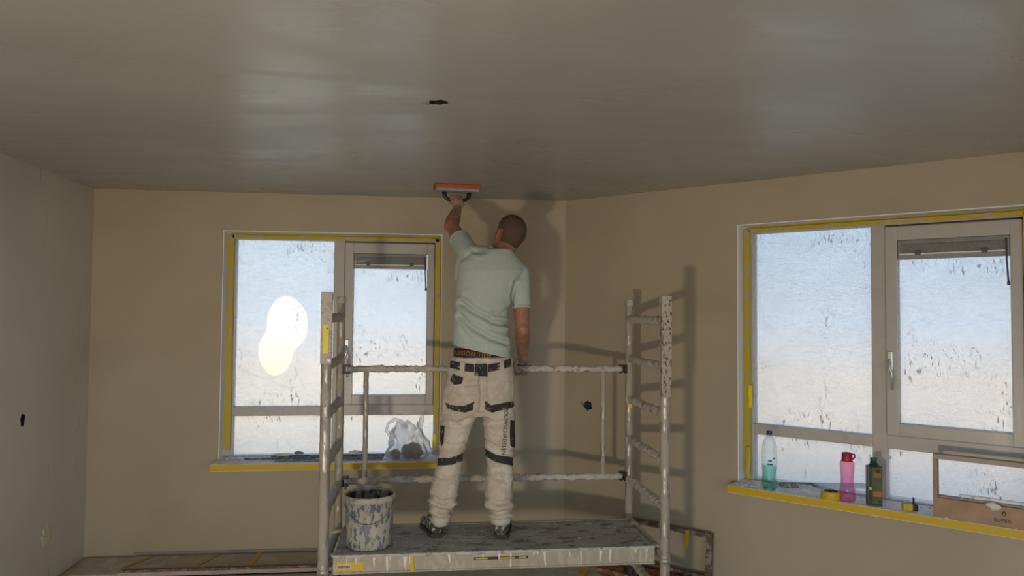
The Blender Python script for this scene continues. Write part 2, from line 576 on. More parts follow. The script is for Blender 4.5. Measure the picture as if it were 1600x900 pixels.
W1 = 0.859           # left edge of the opening on the back wall
R0 = 1.298           # left edge of the opening along the angled wall
WW, WZ0, WZ1 = 1.523, .645, 2.234
T = .32
EU = Vector((math.cos(PHI), -math.sin(PHI), 0)); EN = Vector((math.sin(PHI), math.cos(PHI), 0))
CORNER = Vector((XC, 0, 0))
RL = 3.4
XR = XC + RL * EU.x; YR = RL * EU.y

floor = tag(box('floor', -T, XR + T, REAR_Y - T, T * 2, -.2, 0, 'floor_board'), kind='structure')
ceiling = tag(box('ceiling', -T, XR + T, REAR_Y - T, T * 2, H, H + .2, 'ceiling_plaster'), kind='structure')
c = rough_cutter(.042, .09, 3, 1.0, 1.0); c.location = (2.315, -2.42, H); c.rotation_euler = (math.pi / 2, 0, 0)
c2 = rough_cutter(.010, .05, 5, 3.2, 1.0); c2.location = (2.265, -2.385, H); c2.rotation_euler = (math.pi / 2, 0, 0)
boolean_cut(ceiling, [c, c2])
hole_shade(.042, .09, 3, parent=ceiling, loc=(2.315, -2.42, H), rot=(math.pi / 2, 0, 0))
hole_shade(.010, .05, 5, 3.2, 1.0, parent=ceiling, loc=(2.265, -2.385, H), rot=(math.pi / 2, 0, 0))

wall_back = tag(box('wall_back', -T, XC + .13, 0, T, 0, H, 'wall_plaster'), kind='structure')
cut = box('cutter', W1, W1 + WW, -.1, T + .1, WZ0 - .02, WZ1, 'reveal_white')
boolean_cut(wall_back, [cut])

wall_right = box('wall_right', -.13, RL, 0, T, 0, H, 'wall_plaster')
cut = box('cutter', R0, R0 + WW, -.1, T + .1, WZ0 - .02, WZ1, 'reveal_white')
hole = rough_cutter(.034, .06, 11); hole.location = (.199, 0, 1.018)
boolean_cut(wall_right, [cut, hole])
wall_right.location = CORNER; wall_right.rotation_euler = (0, 0, -PHI)
tag(wall_right, kind='structure')

wall_left = box('wall_left', -T, 0, REAR_Y, T, 0, H, 'wet_plaster_lit')
hole = rough_cutter(.034, .07, 21, .9, 1.15); hole.location = (0, -.818, 1.035); hole.rotation_euler = (0, 0, math.pi / 2)
boolean_cut(wall_left, [hole]); tag(wall_left, kind='structure')
hole_shade(.034, .07, 21, .9, 1.15, parent=wall_left, loc=(0, -.818, 1.035), rot=(0, 0, math.pi / 2))
tag(box('wall_side', XR, XR + T, REAR_Y, YR + .2, 0, H, 'wall_plaster'), kind='structure')
# rear wall behind the photographer: unseen glazed doors added to fill the room with daylight
wr = box('wall_rear', -T, XR + T, REAR_Y - T, REAR_Y, 0, H, 'wall_plaster')
cut = box('cutter', .8, 4.9, REAR_Y - T - .1, REAR_Y + .1, .05, 2.15, 'reveal_white')
boolean_cut(wr, [cut]); tag(wr, kind='structure')
dr = tag(empty('fill_door_1', (2.85, REAR_Y - .12, .05)), kind='structure')
for x in (-2.05, -1.025, 0, 1.025, 2.05):
    box('fill_door_stile', x - .04, x + .04, -.04, .04, 0, 2.1, 'frame_paint', dr)
for z in (.04, 2.06):
    box('fill_door_rail', -2.05, 2.05, -.04, .04, z - .04, z + .04, 'frame_paint', dr)
for k in range(4):
    x = -2.05 + 1.025 * k
    mesh('glass_pane', [(x + .04, 0, .08), (x + .985, 0, .08), (x + .985, 0, 2.02), (x + .04, 0, 2.02)], [(0, 1, 2, 3)], 'thin_glass', dr)
pl = bpy.data.lights.new('daylight_portal', 'AREA'); pl.shape = 'RECTANGLE'; pl.size = 4.1; pl.size_y = 2.1
pl.cycles.is_portal = True
po = bpy.data.objects.new('daylight_portal', pl); COL.objects.link(po)
po.location = (2.85, REAR_Y - .3, 1.1); po.rotation_euler = (math.radians(90), 0, 0)


# ------------------------------------------------------------------ windows
def sheet_geo(u0, u1, z0, z1, y, nu, nz, seed, creases):
    verts, faces = [], []
    for j in range(nz + 1):
        for i in range(nu + 1):
            u = u0 + (u1 - u0) * i / nu; z = z0 + (z1 - z0) * j / nz
            d = lump((u, 0, z), .006, 3, seed)
            for (a, b, w, h) in creases:
                ax, az = a; bx, bz = b
                L2 = (bx - ax) ** 2 + (bz - az) ** 2
                t = max(0, min(1, ((u - ax) * (bx - ax) + (z - az) * (bz - az)) / L2))
                dd = math.hypot(u - ax - t * (bx - ax), z - az - t * (bz - az))
                d -= h * math.exp(-(dd / w) ** 2) * (1 - .6 * t)
            edge = min(1, min(u - u0, u1 - u, z - z0, z1 - z) / .06)
            verts.append((u, y + d * edge - .004, z))
    for j in range(nz):
        for i in range(nu):
            a = j * (nu + 1) + i; faces.append((a, a + 1, a + nu + 2, a + nu + 1))
    return verts, faces


def strip(name, pts, w0, mat, parent, axis='u', y=0.0, th=.0012, seed=1, wob=.004):
    """ragged strip of tape along a line in the window plane"""
    (ua, za), (ub, zb) = pts
    n = 26; verts, faces = [], []
    for i in range(n + 1):
        t = i / n; u = ua + (ub - ua) * t; z = za + (zb - za) * t
        e1 = lump((u, z, 1), wob, 14, seed); e2 = lump((u, z, 4), wob, 14, seed + 3)
        for (off, yy) in ((e1, y), (w0 + e2, y), (w0 + e2, y - th), (e1, y - th)):
            verts.append((u, yy, z + off) if axis == 'u' else (u + off, yy, z))
    for i in range(n):
        for k in range(4):
            a, b = i * 4 + k, i * 4 + (k + 1) % 4
            faces.append((a, b, b + 4, a + 4))
    faces += [(0, 1, 2, 3), tuple(n * 4 + k for k in (3, 2, 1, 0))]
    return mesh(name, verts, faces, mat, parent)


def build_window(idx, loc, rz, prot, film, seed):
    w = tag(empty('window_%d' % idx, loc, rz), kind='structure')
    F, B = .09, .16
    m = 'frame_paint'
    # white plaster reveals lining the opening
    box('reveal', 0, .006, 0.002, F, WZ0, WZ1, 'reveal_white', w)
    box('reveal', WW - .006, WW, 0.002, F, WZ0, WZ1, 'reveal_white', w)
    box('reveal', .006, WW - .006, 0.002, F, WZ1 - .006, WZ1, 'reveal_white', w)
    # fixed frame
    box('frame_stile', 0, .068, F, B, .60, WZ1, m, w, .004)
    box('frame_stile', 1.473, WW, F, B, .60, WZ1, m, w, .004)
    box('frame_rail', .066, 1.475, F + .001, B, 2.182, WZ1, m, w, .004)
    box('frame_rail', .066, 1.475, F + .001, B, .60, .652, m, w, .004)
    box('mullion', .750, .826, F - .002, B, .65, 2.184, m, w, .005)
    box('transom', .066, .752, F, B, .930, .995, m, w, .005)
    box('transom', .824, 1.475, F, B, .930, 1.006, m, w, .005)
    # opening sash with trickle vent and handle
    s = box('sash', .829, .891, F - .022, B - .02, 1.008, 2.170, m, w, .006)
    box('sash_stile', 1.415, 1.470, F - .022, B - .02, 1.008, 2.170, m, s, .006)
    box('sash_rail', .889, 1.417, F - .0215, B - .02, 2.092, 2.170, m, s, .006)
    box('sash_rail', .889, 1.417, F - .0215, B - .02, 1.008, 1.076, m, s, .006)
    v = box('trickle_vent', .892, 1.414, F - .012, F + .04, 1.986, 2.091, 'vent_grey', w, .004)
    box('vent_opening', .908, 1.390, F - .020, F - .0125, 2.018, 2.068, 'vent_mesh', v, .002)
    box('vent_slat', .906, 1.392, F - .024, F - .018, 2.070, 2.077, 'vent_grey', v)
    box('vent_lip', .900, 1.400, F - .030, F - .012, 2.008, 2.016, 'reveal_white', v, .002)
    for u in (.995, 1.305):
        box('vent_clip', u - .014, u + .014, F - .033, F - .012, 2.006, 2.030, 'vent_dark', v, .003)
    tube('pull_rod', [(1.400, F - .028, 2.075), (1.402, F - .034, 1.96), (1.408, F - .034, 1.845)], .0045, 'vent_dark', v, seg=8)
    tube('rod_tip', [(1.408, F - .034, 1.850), (1.409, F - .034, 1.832)], .007, 'vent_dark', v, seg=8)
    h = box('window_handle', .838, .866, F - .036, F - .021, 1.36, 1.475, 'handle_metal', w, .005)
    tube('lever', [(.850, F - .034, 1.425), (.850, F - .062, 1.418), (.856, F - .066, 1.385), (.866, F - .066, 1.36), (.869, F - .064, 1.265)],
         [.009, .009, .0085, .008, .007], 'handle_metal', h, seg=10)
    # glazing: clear glass with the frosted film against it
    for (a, b, c_, d, y) in ((.066, .752, .993, 2.184, F + .035), (.889, 1.417, 1.074, 1.988, F + .025),
                             (.066, .752, .650, .932, F + .035), (.824, 1.475, .650, .932, F + .035)):
        g = box('glass_pane', a, b, y + .004, y + .010, c_, d, 'thin_glass', w)
        mesh('frosted_film', [(a, y, c_), (b, y, c_), (b, y, d), (a, y, d)], [(0, 1, 2, 3)], film, g)
    # rebate of the fixed frame behind the sash edges
    box('frame_rebate', .82, 1.48, B - .018, B, 2.145, 2.186, m, w)
    box('frame_rebate', .82, 1.48, B - .018, B, 1.0, 1.03, m, w)
    box('frame_rebate', .82, .852, B - .018, B, 1.03, 2.145, m, w)
    box('frame_rebate', 1.448, 1.48, B - .018, B, 1.03, 2.145, m, w)
    # wrinkled clear dust sheet taped over the whole window
    rnd = random.Random(seed); cs = []
    for k in range(16):
        cx_, cz_ = rnd.choice([(.06, 2.15), (.06, .72), (1.45, .72), (.80, .70), (1.46, 2.1), (.06, 1.3), (.40, .66)])
        a = math.atan2(1.4 - cz_, .76 - cx_) + rnd.uniform(-.75, .75); L = rnd.uniform(.25, .7)
        cs.append(((cx_, cz_), (cx_ + L * math.cos(a), cz_ + L * math.sin(a)), rnd.uniform(.007, .013), rnd.uniform(.008, .018)))
    v_, f_ = sheet_geo(.03, 1.49, .66, 2.21, F - .040, 120, 130, seed, cs)
    mesh('dust_sheet', v_, f_, 'clear_sheet', w, True)
    # masking tape round the frame
    strip('masking_tape', ((.030, .70), (.030, 2.205)), .034, 'tape_wall_yellow', w, 'z', F - .042, seed=seed)
    strip('masking_tape', ((.010, .70), (.010, 2.215)), .016, 'tape_wall_yellow', w, 'z', F - .002, seed=seed + 1)
    strip('masking_tape', ((.05, 2.186), (1.50, 2.186)), .022, 'tape_wall_yellow', w, 'u', F - .042, seed=seed + 2)
    strip('masking_tape', ((.03, 2.212), (1.50, 2.212)), .013, 'tape_wall_yellow', w, 'u', F - .002, seed=seed + 5)
    strip('masking_tape', ((1.474, .72), (1.474, 2.205)), .038, 'tape_wall_yellow', w, 'z', F - .042, seed=seed + 4)
    # sill
    sl = box('window_sill', -.004, WW + .004, -prot, F + .02, WZ0 - .045, WZ0, 'sill_white', w, .003)
    strip('masking_tape', ((-.006, WZ0 - .042), (WW + .006, WZ0 - .042)), .040, 'tape_yellow', sl, 'u', -prot - .0008, seed=seed + 8, wob=.0018)
    box('masking_tape', -.0056, -.0045, -prot, -.002, WZ0 - .042, WZ0 - .003, 'tape_yellow', sl)
    # plaster crumbs fallen on the sill: too small to count
    bm = bmesh.new(); rnd = random.Random(seed + 40)
    for k in range(240):
        r = rnd.uniform(.002, .008)
        x = rnd.uniform(.01, WW - .01) if rnd.random() < .6 else abs(rnd.gauss(0, .12)) + .012
        mt = Matrix.Translation((x, rnd.uniform(-prot + .012, F - .02), WZ0 + r * .25)) @ Matrix.Rotation(rnd.uniform(0, 6), 4, 'Z') @ Matrix.Diagonal((1.5, 1, .5, 1))
        bmesh.ops.create_icosphere(bm, subdivisions=1, radius=r, matrix=mt)
    me = bpy.data.meshes.new('plaster_crumbs'); bm.to_mesh(me); bm.free()
    tag(link('plaster_crumbs', me, 'crumb_white', sl), kind='stuff')
    return w


win1 = build_window(1, (W1, 0, 0), 0, .185, 'film_patch', 3)
win2 = build_window(2, CORNER + EU * R0, -PHI, .145, 'film_plain', 17)
# loose bright tape ends
strip('loose_tape_end', ((1.470, .69), (1.470, .80)), .026, 'tape_bright', win1, 'z', .036, seed=4)
strip('loose_tape_end', ((.060, 1.10), (.060, 1.235)), .022, 'tape_bright', win2, 'z', .030, seed=4)
tube('loose_tape_end', [(.052, .036, .86), (.056, .028, .78), (.050, .02, .72), (.062, .015, .665)], [(.014, .003), (.017, .006), (.020, .009), (.012, .004)], 'tape_wall_yellow', win2, amp=.003, step=.01)

# ------------------------------------------------------------------ work lamp on the floor behind the photographer
dirv = (LAMP_AIM - LAMP_POS).normalized()
wl = tag(empty('work_light', (LAMP_POS.x, LAMP_POS.y, 0), math.atan2(dirv.y, dirv.x) - math.pi / 2),
         'yellow LED work light on a low tubular floor stand', 'lamp')
box('housing', -.15, .15, -.10, -.03, LAMP_POS.z - .11, LAMP_POS.z + .11, 'lamp_yellow', wl, .012)
box('lens', -.11, .11, -.029, -.024, LAMP_POS.z - .075, LAMP_POS.z + .075, 'lamp_lens', wl)
for sx_ in (-1, 1):
    tube('stand_leg', [(sx_ * .17, -.06, LAMP_POS.z), (sx_ * .17, -.06, .015), (sx_ * .17, .12, .012), (sx_ * .17, -.24, .012)], .011, 'lamp_yellow', wl, seg=10)
tube('crossbar', [(-.17, -.06, LAMP_POS.z - .13), (.17, -.06, LAMP_POS.z - .13)], .011, 'lamp_yellow', wl, seg=10)
ld = bpy.data.lights.new('work_light_beam', 'AREA'); ld.shape = 'RECTANGLE'; ld.size = .22; ld.size_y = .15
ld.energy = LAMP_W; ld.color = (1.0, .84, .62)
lo = bpy.data.objects.new('work_light_beam', ld); COL.objects.link(lo)
lo.location = LAMP_POS + dirv * .01; lo.rotation_euler = dirv.to_track_quat('-Z', 'Y').to_euler()

# ------------------------------------------------------------------ holes with their boxes
jb = tag(empty('junction_box', CORNER + EU * .199 + Vector((0, 0, 1.018)), -PHI), 'dark round junction box with a blue wire sunk in the angled wall', 'socket')
lathe_v, lathe_f = lathe_geo([(.001, -.055), (.031, -.055), (.031, -.004), (.028, -.004), (.028, -.050), (.001, -.050)], 20)
mesh('cup', [(v.x, -v.z, v.y) for v in lathe_v], lathe_f, 'black_plastic', jb, True)
tube('blue_wire', [(.0, .045, 0), (.012, .02, .012), (.002, -.004, .016), (-.014, .004, .0), (.004, -.006, -.016), (.016, .01, -.004)], .005, 'wire_blue', jb, seg=8, step=.006)
tube('brown_wire', [(-.012, .03, -.004), (-.022, -.004, -.012), (-.036, -.008, .0), (-.046, -.008, .018), (-.054, -.006, .030)], .0022, 'wire_brown', jb, seg=6, step=.006)
# plastered-over socket on the left wall
v_, f_ = [], []
rnd = random.Random(5); n_ = 16
for (y_, k_) in ((.004, .72), (.0, 1.0)):
    for i in range(n_):
        a = 2 * math.pi * i / n_; r = (1 + rnd.uniform(-.12, .12)) * k_
        v_.append((y_, -.515 + .055 * r * math.cos(a) * 1.1, .295 + .055 * r * math.sin(a) * 1.15))
f_ = [tuple(range(n_))] + [(i, i + n_, (i + 1) % n_ + n_, (i + 1) % n_) for i in range(n_)]
tag(mesh('socket_patch', v_, f_, 'outlet_patch'), 'rough filler patch over a covered socket low on the side wall', 'patch')

# ------------------------------------------------------------------ scaffold
SFL = Vector((1.769, -1.448, 0)); STH = -.0116; SLEN, SWID = 1.80, .697
sx_ = Vector((math.cos(STH), -math.sin(STH), 0)); sy_ = Vector((math.sin(STH), math.cos(STH), 0))
scf = tag(empty('scaffold', SFL, -STH), 'aluminium rolling scaffold caked in plaster under the working plasterer', 'scaffold')
RUNGS = (1.635, 1.385, 1.13, .88, .63, .372, .14)
for side, x in ((0, 0.0), (1, SLEN)):
    for y, top, r in ((0, 1.765, .0275), (SWID, 1.757, .0245)):
        po_ = tube('post', [(x, y, .13), (x, y, top)], r, 'tube_metal', scf, seg=18, step=.012, amp=.0012, freq=40, seed=x + y)
        tube('post_cap', [(x, y, top - .035), (x, y, top + .004)], r + .0025, 'tube_caked', po_, seg=18, step=.006, amp=.003, freq=60, seed=x)
        tube('coupling', [(x, y, .33), (x, y, .36)], r + .003, 'tube_metal', po_, seg=18)
        # caster
        tube('caster_stem', [(x, y, .13), (x, y, .09)], .016, 'tube_metal', scf, seg=10)
        tube('caster_wheel', [(x - .016, y, .0625), (x + .016, y, .0625)], .0615, 'rubber_dark', scf, seg=22)
    for k, z in enumerate(RUNGS):
        tube('rung', [(x, .018, z), (x, SWID - .018, z)], .0225, 'tube_caked', scf, seg=16, step=.008, amp=.0075, freq=34, seed=k * 3 + x * 7)
        for y in (.022, SWID - .022):
            tube('rung_weld', [(x, y - .014, z), (x, y + .014, z)], .027, 'tube_caked', scf, seg=14, step=.006, amp=.006, freq=50, seed=k + y)
# flat profile with paint and sticker on the near posts
for x, mt in ((0, 'tube_caked'), (SLEN, 'tube_spotted')):
    box('post_sleeve', x - .0285, x + .0285, -.0305, .0, 1.22 if x else 1.40, 1.768, mt, scf, .004)
box('post_sticker', -.016, .012, -.0325, -.0315, 1.455, 1.60, 'tape_bright', scf)
box('post_sticker', .001, .009, -.0335, -.0326, 1.578, 1.586, 'print_dark', scf)
box('post_sticker', SLEN - .012, SLEN + .012, SWID - .0265, SWID - .0255, 1.08, 1.115, 'tape_bright', scf)
# guard rail between the far posts
gz1, gz0 = 1.322, .648
gr = tube('guard_rail', [(.045, SWID, gz1), (SLEN - .045, SWID, gz1)], .0200, 'tube_caked', scf, seg=16, step=.008, amp=.009, freq=36, seed=2)
tube('lower_rail', [(.045, SWID, gz0), (SLEN - .045, SWID, gz0)], .0205, 'tube_caked', gr, seg=16, step=.008, amp=.009, freq=32, seed=9)
for x in (.155, 1.632):
    tube('rail_post', [(x, SWID, gz0), (x, SWID, gz1)], .0155, 'tube_metal', gr, seg=14, step=.015, amp=.0025, freq=30, seed=x)
for x, sg in ((0, 1), (SLEN, -1)):
    for z in (gz0, gz1):
        cl = box('claw', x + sg * .026 - .006, x + sg * .026 + .006, SWID - .028, SWID + .028, z - .026, z + .026, 'black_plastic', scf, .002)
        for dz in (-.022, .022):
            box('claw_jaw', min(x + sg * .026, x + sg * .060), max(x + sg * .026, x + sg * .060), SWID - .028, SWID + .028, z + dz - .005, z + dz + .005, 'black_plastic', cl, .001)
        tube('claw_pin', [(x + sg * .045, SWID - .03, z - .045), (x + sg * .045, SWID - .03, z - .02)], .006, 'tube_metal', cl, seg=8)
# platform
PX0, PX1, PY0, PY1, PZT = .050, 1.742, .012, .545, .420
pf = box('platform', PX0, PX1, PY0 + .008, PY1 - .008, PZT - .018, PZT, 'deck_top', scf, .003)
for nm, a in (('platform_edge', (PX0, PX1, PY0 - .016, PY0 + .010)), ('platform_edge', (PX0, PX1, PY1 - .010, PY1 + .016))):
    e = box(nm, a[0], a[1], a[2], a[3], PZT - .092, PZT + .002, 'deck_side', pf, .003)
tube('platform_lip', [(PX0, PY0 - .016, PZT - .086), (PX1, PY0 - .016, PZT - .086)], .006, 'deck_side', pf, seg=8, step=.02, amp=.002)
tube('platform_lip', [(PX0, PY0 - .012, PZT - .003), (PX1, PY0 - .012, PZT - .003)], .009, 'tube_caked', pf, seg=10, step=.012, amp=.004, freq=40)
for x in (PX0, PX1 - .03):
    box('end_beam', x, x + .03, PY0 + .01, PY1 - .01, PZT - .09, PZT - .019, 'deck_side', pf, .003)
for x, sg in ((PX0, -1), (PX1, 1)):
    for y in (PY0 + .05, PY1 - .05):
        tube('platform_hook', [(x - sg * .01, y, PZT - .02), (x + sg * .02, y, PZT - .012), (x + sg * .05, y, PZT - .018), (x + sg * .075, y, PZT - .05), (x + sg * .072, y, PZT - .075)],
             .010, 'tube_caked', pf, seg=10, step=.008, amp=.002)
yf = PY0 - .0165


def sticker(x0, x1, z0, z1, mat, dy=0.0):
    return box('sticker', x0, x1, yf - .0012 - dy, yf - dy, PZT + z0, PZT + z1, mat, pf)


sticker(.068, .205, -.074, -.030, 'tape_yellow'); sticker(.074, .140, -.066, -.040, 'print_light', .001)
for k in range(9):
    sticker(.079 + k * .0065, .083 + k * .0065, -.060, -.046, 'print_dark', .0022)
sticker(.77, 1.055, -.040, -.026, 'print_dark'); sticker(.78, .84, -.037, -.029, 'sticker_green', .001); sticker(.90, .985, -.038, -.030, 'tape_yellow', .001)
sticker(1.005, 1.045, -.036, -.029, 'sticker_green', .001)
v_, f_ = tube_geo([(.446, yf, PZT + .002), (.452, yf - .001, PZT - .03), (.450, yf - .001, PZT - .06), (.455, yf, PZT - .09)], [(.010, .002), (.007, .003), (.014, .003), (.010, .002)], amp=.002, step=.008)
mesh('dried_drip', v_, f_, 'tape_yellow', pf, True)
rnd = random.Random(31)
for k in range(26):
    x = rnd.uniform(PX0 + .05, PX1 - .03); r = rnd.uniform(.003, .010)
    v_, f_ = tube_geo([(x, yf + .001, PZT - .006), (x + rnd.uniform(-.006, .006), yf, PZT - rnd.uniform(.02, .085))], [(r, .003), (r * .5, .002)], seg=8, step=.012, amp=.0015)
    mesh('plaster_drip', v_, f_, 'crumb_white', pf, True)
# dried crumbs on the deck
bm = bmesh.new()
for k in range(160):
    r = rnd.uniform(.001, .004)
    mt = Matrix.Translation((rnd.uniform(PX0 + .02, PX1 - .02), rnd.uniform(PY0 + .03, PY1 - .02), PZT + r * .2)) @ Matrix.Rotation(rnd.uniform(0, 6), 4, 'Z') @ Matrix.Diagonal((1.8, 1, .45, 1))
    bmesh.ops.create_icosphere(bm, subdivisions=1, radius=r, matrix=mt)
me = bpy.data.meshes.new('dried_crumbs'); bm.to_mesh(me); bm.free()
tag(link('dried_crumbs', me, 'crumb_white', pf), kind='stuff')

# ------------------------------------------------------------------ plaster bucket on the platform
bk = tag(empty('plaster_bucket', (1.986, -1.272, PZT + .001)), 'round plaster bucket with blue skin under dried splashes on the platform', 'bucket')
lathe('bucket_wall', [(.001, 0), (.112, 0), (.119, .006), (.1225, .05), (.129, .27), (.1255, .27), (.118, .05), (.113, .012), (.001, .012)], 'bucket_skin', bk, 48, amp=.0015, freq=30)
lathe('bucket_lining', [(.1155, .02), (.1247, .266)], 'bucket_inside', bk, 48)
lathe('plaster_residue', [(.001, .07), (.05, .066), (.10, .062), (.116, .075)], 'bucket_inside', bk, 40, amp=.004)
lathe('rim', [(.127, .240), (.1345, .243), (.137, .256), (.1365, .270), (.132, .277), (.127, .274), (.126, .262), (.127, .240)], 'bucket_rim', bk, 48, amp=.0025, freq=45)
hp = [(.134 * math.cos(a), .134 * math.sin(a) - .006, .225 - .10 * math.sin(t)) for a, t in ((math.radians(-20 - 140 * k / 18), math.pi * k / 18) for k in range(19))]
tube('handle', [(.133, -.03, .235)] + [(q[0] * 1.02, q[1] * 1.02, q[2] + .015) for q in hp[2:-2]] + [(-.133, -.03, .235)], .0028, 'wire_steel', bk, seg=8)

# ------------------------------------------------------------------ plastering float pressed on the ceiling
TC = Vector((2.462, -.515, 0)); FRZ = math.radians(6)
fl = tag(empty('sponge_float', (TC.x, TC.y, 2.442), FRZ), 'orange sponge float with a black grip pressed against the ceiling', 'trowel')
box('sponge', -.148, .148, -.072, .072, .032, .057, 'float_orange', fl, .006)
box('backing_plate', -.140, .140, -.068, .068, .014, .032, 'float_plate', fl, .003)
gp = [(-.082, 0, .014), (-.080, 0, -.004), (-.070, 0, -.024), (-.054, 0, -.034), (0, 0, -.036), (.054, 0, -.034), (.070, 0, -.024), (.080, 0, -.004), (.082, 0, .014)]
tube('grip', gp, [(.016, .013), (.014, .012), .013, .0125, .0125, .0125, .013, (.014, .012), (.016, .013)], 'black_plastic', fl, seg=14)
GRIP_Z = 2.442 - .036


# ------------------------------------------------------------------ the plasterer
def crease(me, lines, front=True):
    """press folds into cloth: lines = (list of photo points, width px, depth m)"""
    co = get_co(me); no = get_no(me); uv = project(co)
    facing = ((no * (CAM - co)).sum(1) > 0).astype(float)
    d = np.zeros(len(co))
    for pts, w, dep in lines:
        best = np.full(len(co), 1e9)
        for (a, b) in zip(pts[:-1], pts[1:]):
            a, b = np.array(a, float), np.array(b, float); ab = b - a
            t = np.clip(((uv - a) @ ab) / (ab @ ab), 0, 1)
            best = np.minimum(best, np.hypot(*(uv - a - t[:, None] * ab).T))
        s = dep * (np.exp(-(best / w) ** 2) - .7 * np.exp(-((best - 2.0 * w) / (1.1 * w)) ** 2))
        d -= s * facing
    set_co(me, co + no * d[:, None])


def wrinkle(me, amp, freq, seed, stretch=(1, 1, 1)):
    co = get_co(me); no = get_no(me)
    d = np.array([noise.noise(Vector((c_[0] * freq * stretch[0] + seed, c_[1] * freq * stretch[1], c_[2] * freq * stretch[2]))) for c_ in co]) * amp
    set_co(me, co + no * d[:, None])


def rows(spec, seg=40, power=2.3):
    """shell lofted through rows (uL, uR, v, Y, half depth) seen in the photo"""
    verts, faces = [], []
    for (ul, ur, v, Y, hd) in spec:
        a, b = P(ul, v, Y), P(ur, v, Y); c_ = (a + b) / 2; hw = (b[0] - a[0]) / 2
        for k in range(seg):
            t = 2 * math.pi * k / seg; ct, st = math.cos(t), math.sin(t)
            x = math.copysign(abs(ct) ** (2 / power), ct) * hw; y = math.copysign(abs(st) ** (2 / power), st) * hd
            verts.append((c_[0] + x, c_[1] + y, c_[2] + (b[2] - a[2]) / 2 * (x / hw)))
    n = len(spec)
    for i in range(n - 1):
        for k in range(seg):
            p0, p1 = i * seg + k, i * seg + (k + 1) % seg
            faces.append((p0, p1, p1 + seg, p0 + seg))
    faces.append(tuple(range(seg - 1, -1, -1))); faces.append(tuple((n - 1) * seg + k for k in range(seg)))
    return verts, faces


def ell(center, axes, frame=None, su=20, sv=12):
    verts, faces = [], []
    fr = frame or Matrix.Identity(3)
    for i in range(sv + 1):
        th = math.pi * i / sv
        for k in range(su):
            ph = 2 * math.pi * k / su
            q = Vector((axes[0] * math.sin(th) * math.cos(ph), axes[1] * math.sin(th) * math.sin(ph), axes[2] * math.cos(th)))
            verts.append(Vector(center) + fr @ q)
    for i in range(sv):
        for k in range(su):
            a, b = i * su + k, i * su + (k + 1) % su
            faces.append((a, b, b + su, a + su))
    return verts, faces


PZF = PZT
# head frame: face turned up and to the float
HEADC = Vector(P(796.5, 366, -1.045))
fw = Vector((-.36, .76, .50)).normalized(); rt = fw.cross(Vector((.10, .1, 1))).normalized(); uu = rt.cross(fw).normalized()
HF = Matrix((rt, fw, uu)).transposed()


def head_shell(grow=0.0, su=40):
    prof = [(-.128, .022, .070, -.030, .0), (-.122, .036, .082, -.020, .0), (-.105, .050, .090, .020, .0), (-.080, .060, .093, .058, 0), (-.050, .067, .094, .080, 0), (-.020, .073, .096, .092, 0),
            (.010, .077, .096, .098, 0), (.040, .077, .093, .098, 0), (.068, .070, .082, .090, 0), (.090, .056, .064, .072, 0), (.105, .038, .042, .050, 0), (.114, .016, .018, .024, 0)]
    verts, faces = [], []
    for (z, hw, fr_, bk_, _) in prof:
        bk2 = max(bk_, .02 - .0 if bk_ > 0 else bk_)
        cy = (fr_ - bk2) / 2; hd = (fr_ + bk2) / 2
        for k in range(su):
            a = 2 * math.pi * k / su
            verts.append(HEADC + HF @ Vector(((hw + grow) * math.cos(a), cy + (hd + grow) * math.sin(a), z * (1 + grow * 8))))
    n = len(prof)
    for i in range(n - 1):
        for k in range(su):
            a, b = i * su + k, i * su + (k + 1) % su
            faces.append((a, b, b + su, a + su))
    faces.append(tuple(range(su - 1, -1, -1))); faces.append(tuple((n - 1) * su + k for k in range(su)))
    return verts, faces


def hl(x, y, z):
    return HEADC + HF @ Vector((x, y, z))


def grip_hand(bar, a, w, n, rb, mirror=1, spread=.0225, scale=1.0):
    """closed hand on a bar: a = bar axis (towards the index finger), w = towards the wrist, n = side of the bar the palm lies on"""
    parts = []
    off = [1.5, .5, -.5, -1.5]; fr = [.0092, .0098, .0094, .0082]; ln = [1.0, 1.08, 1.02, .86]
    R = rb + .0105
    for i in range(4):
        o = bar + a * (off[i] * spread)
        path = [o + n * (rb + .014) + w * .030, o + n * (rb + .013) + w * .002]
        arc = math.radians(225) * ln[i]
        for k in range(1, 9):
            t = math.pi / 2 + arc * k / 8
            path.append(o + (w * math.cos(t) + n * math.sin(t)) * (R + (.003 if k in (3, 6) else 0)))
        rr = [fr[i] * 1.1, fr[i] * 1.12] + [fr[i] * (1.06 - .022 * k) for k in range(1, 9)]
        parts.append(tube_geo(path, rr, seg=10))
        parts.append(ell(path[-1], (fr[i] * .86,) * 3, su=10, sv=6))
        parts.append(ell(path[1] + n * .004 - w * .006, (fr[i] * 1.16,) * 3, su=10, sv=6))
    # palm
    pc = [bar + n * (rb + .016) + w * t for t in (-.004, .030, .060, .085)]
    parts.append(tube_geo(pc, [(.041, .014), (.043, .018), (.038, .020), (.029, .020)], seg=18, up=a))
    wrist = bar + n * (rb + .014) + w * .100
    # thumb leaves the side of the palm by the index finger and closes over the bar from the near side
    tb = bar + a * .030 + n * (rb + .010) + w * .062
    tp = [tb, bar + a * .044 + n * (rb * .6) + w * .044, bar + a * .040 - n * .006 + w * (rb + .018), bar + a * .026 - n * (rb * .9 + .004) + w * (rb + .008), bar + a * .010 - n * (rb + .013) + w * .006]
    parts.append(tube_geo(tp, [.015, .0145, .0125, .0115, .0095], seg=12, step=.008))
    parts.append(ell(tp[-1], (.0096,) * 3, su=10, sv=6))
    return parts, wrist


man = tag(empty('person', (2.52, -1.15, PZF)), 'plasterer in mint t-shirt and white work trousers reaching up with an orange float', 'person')
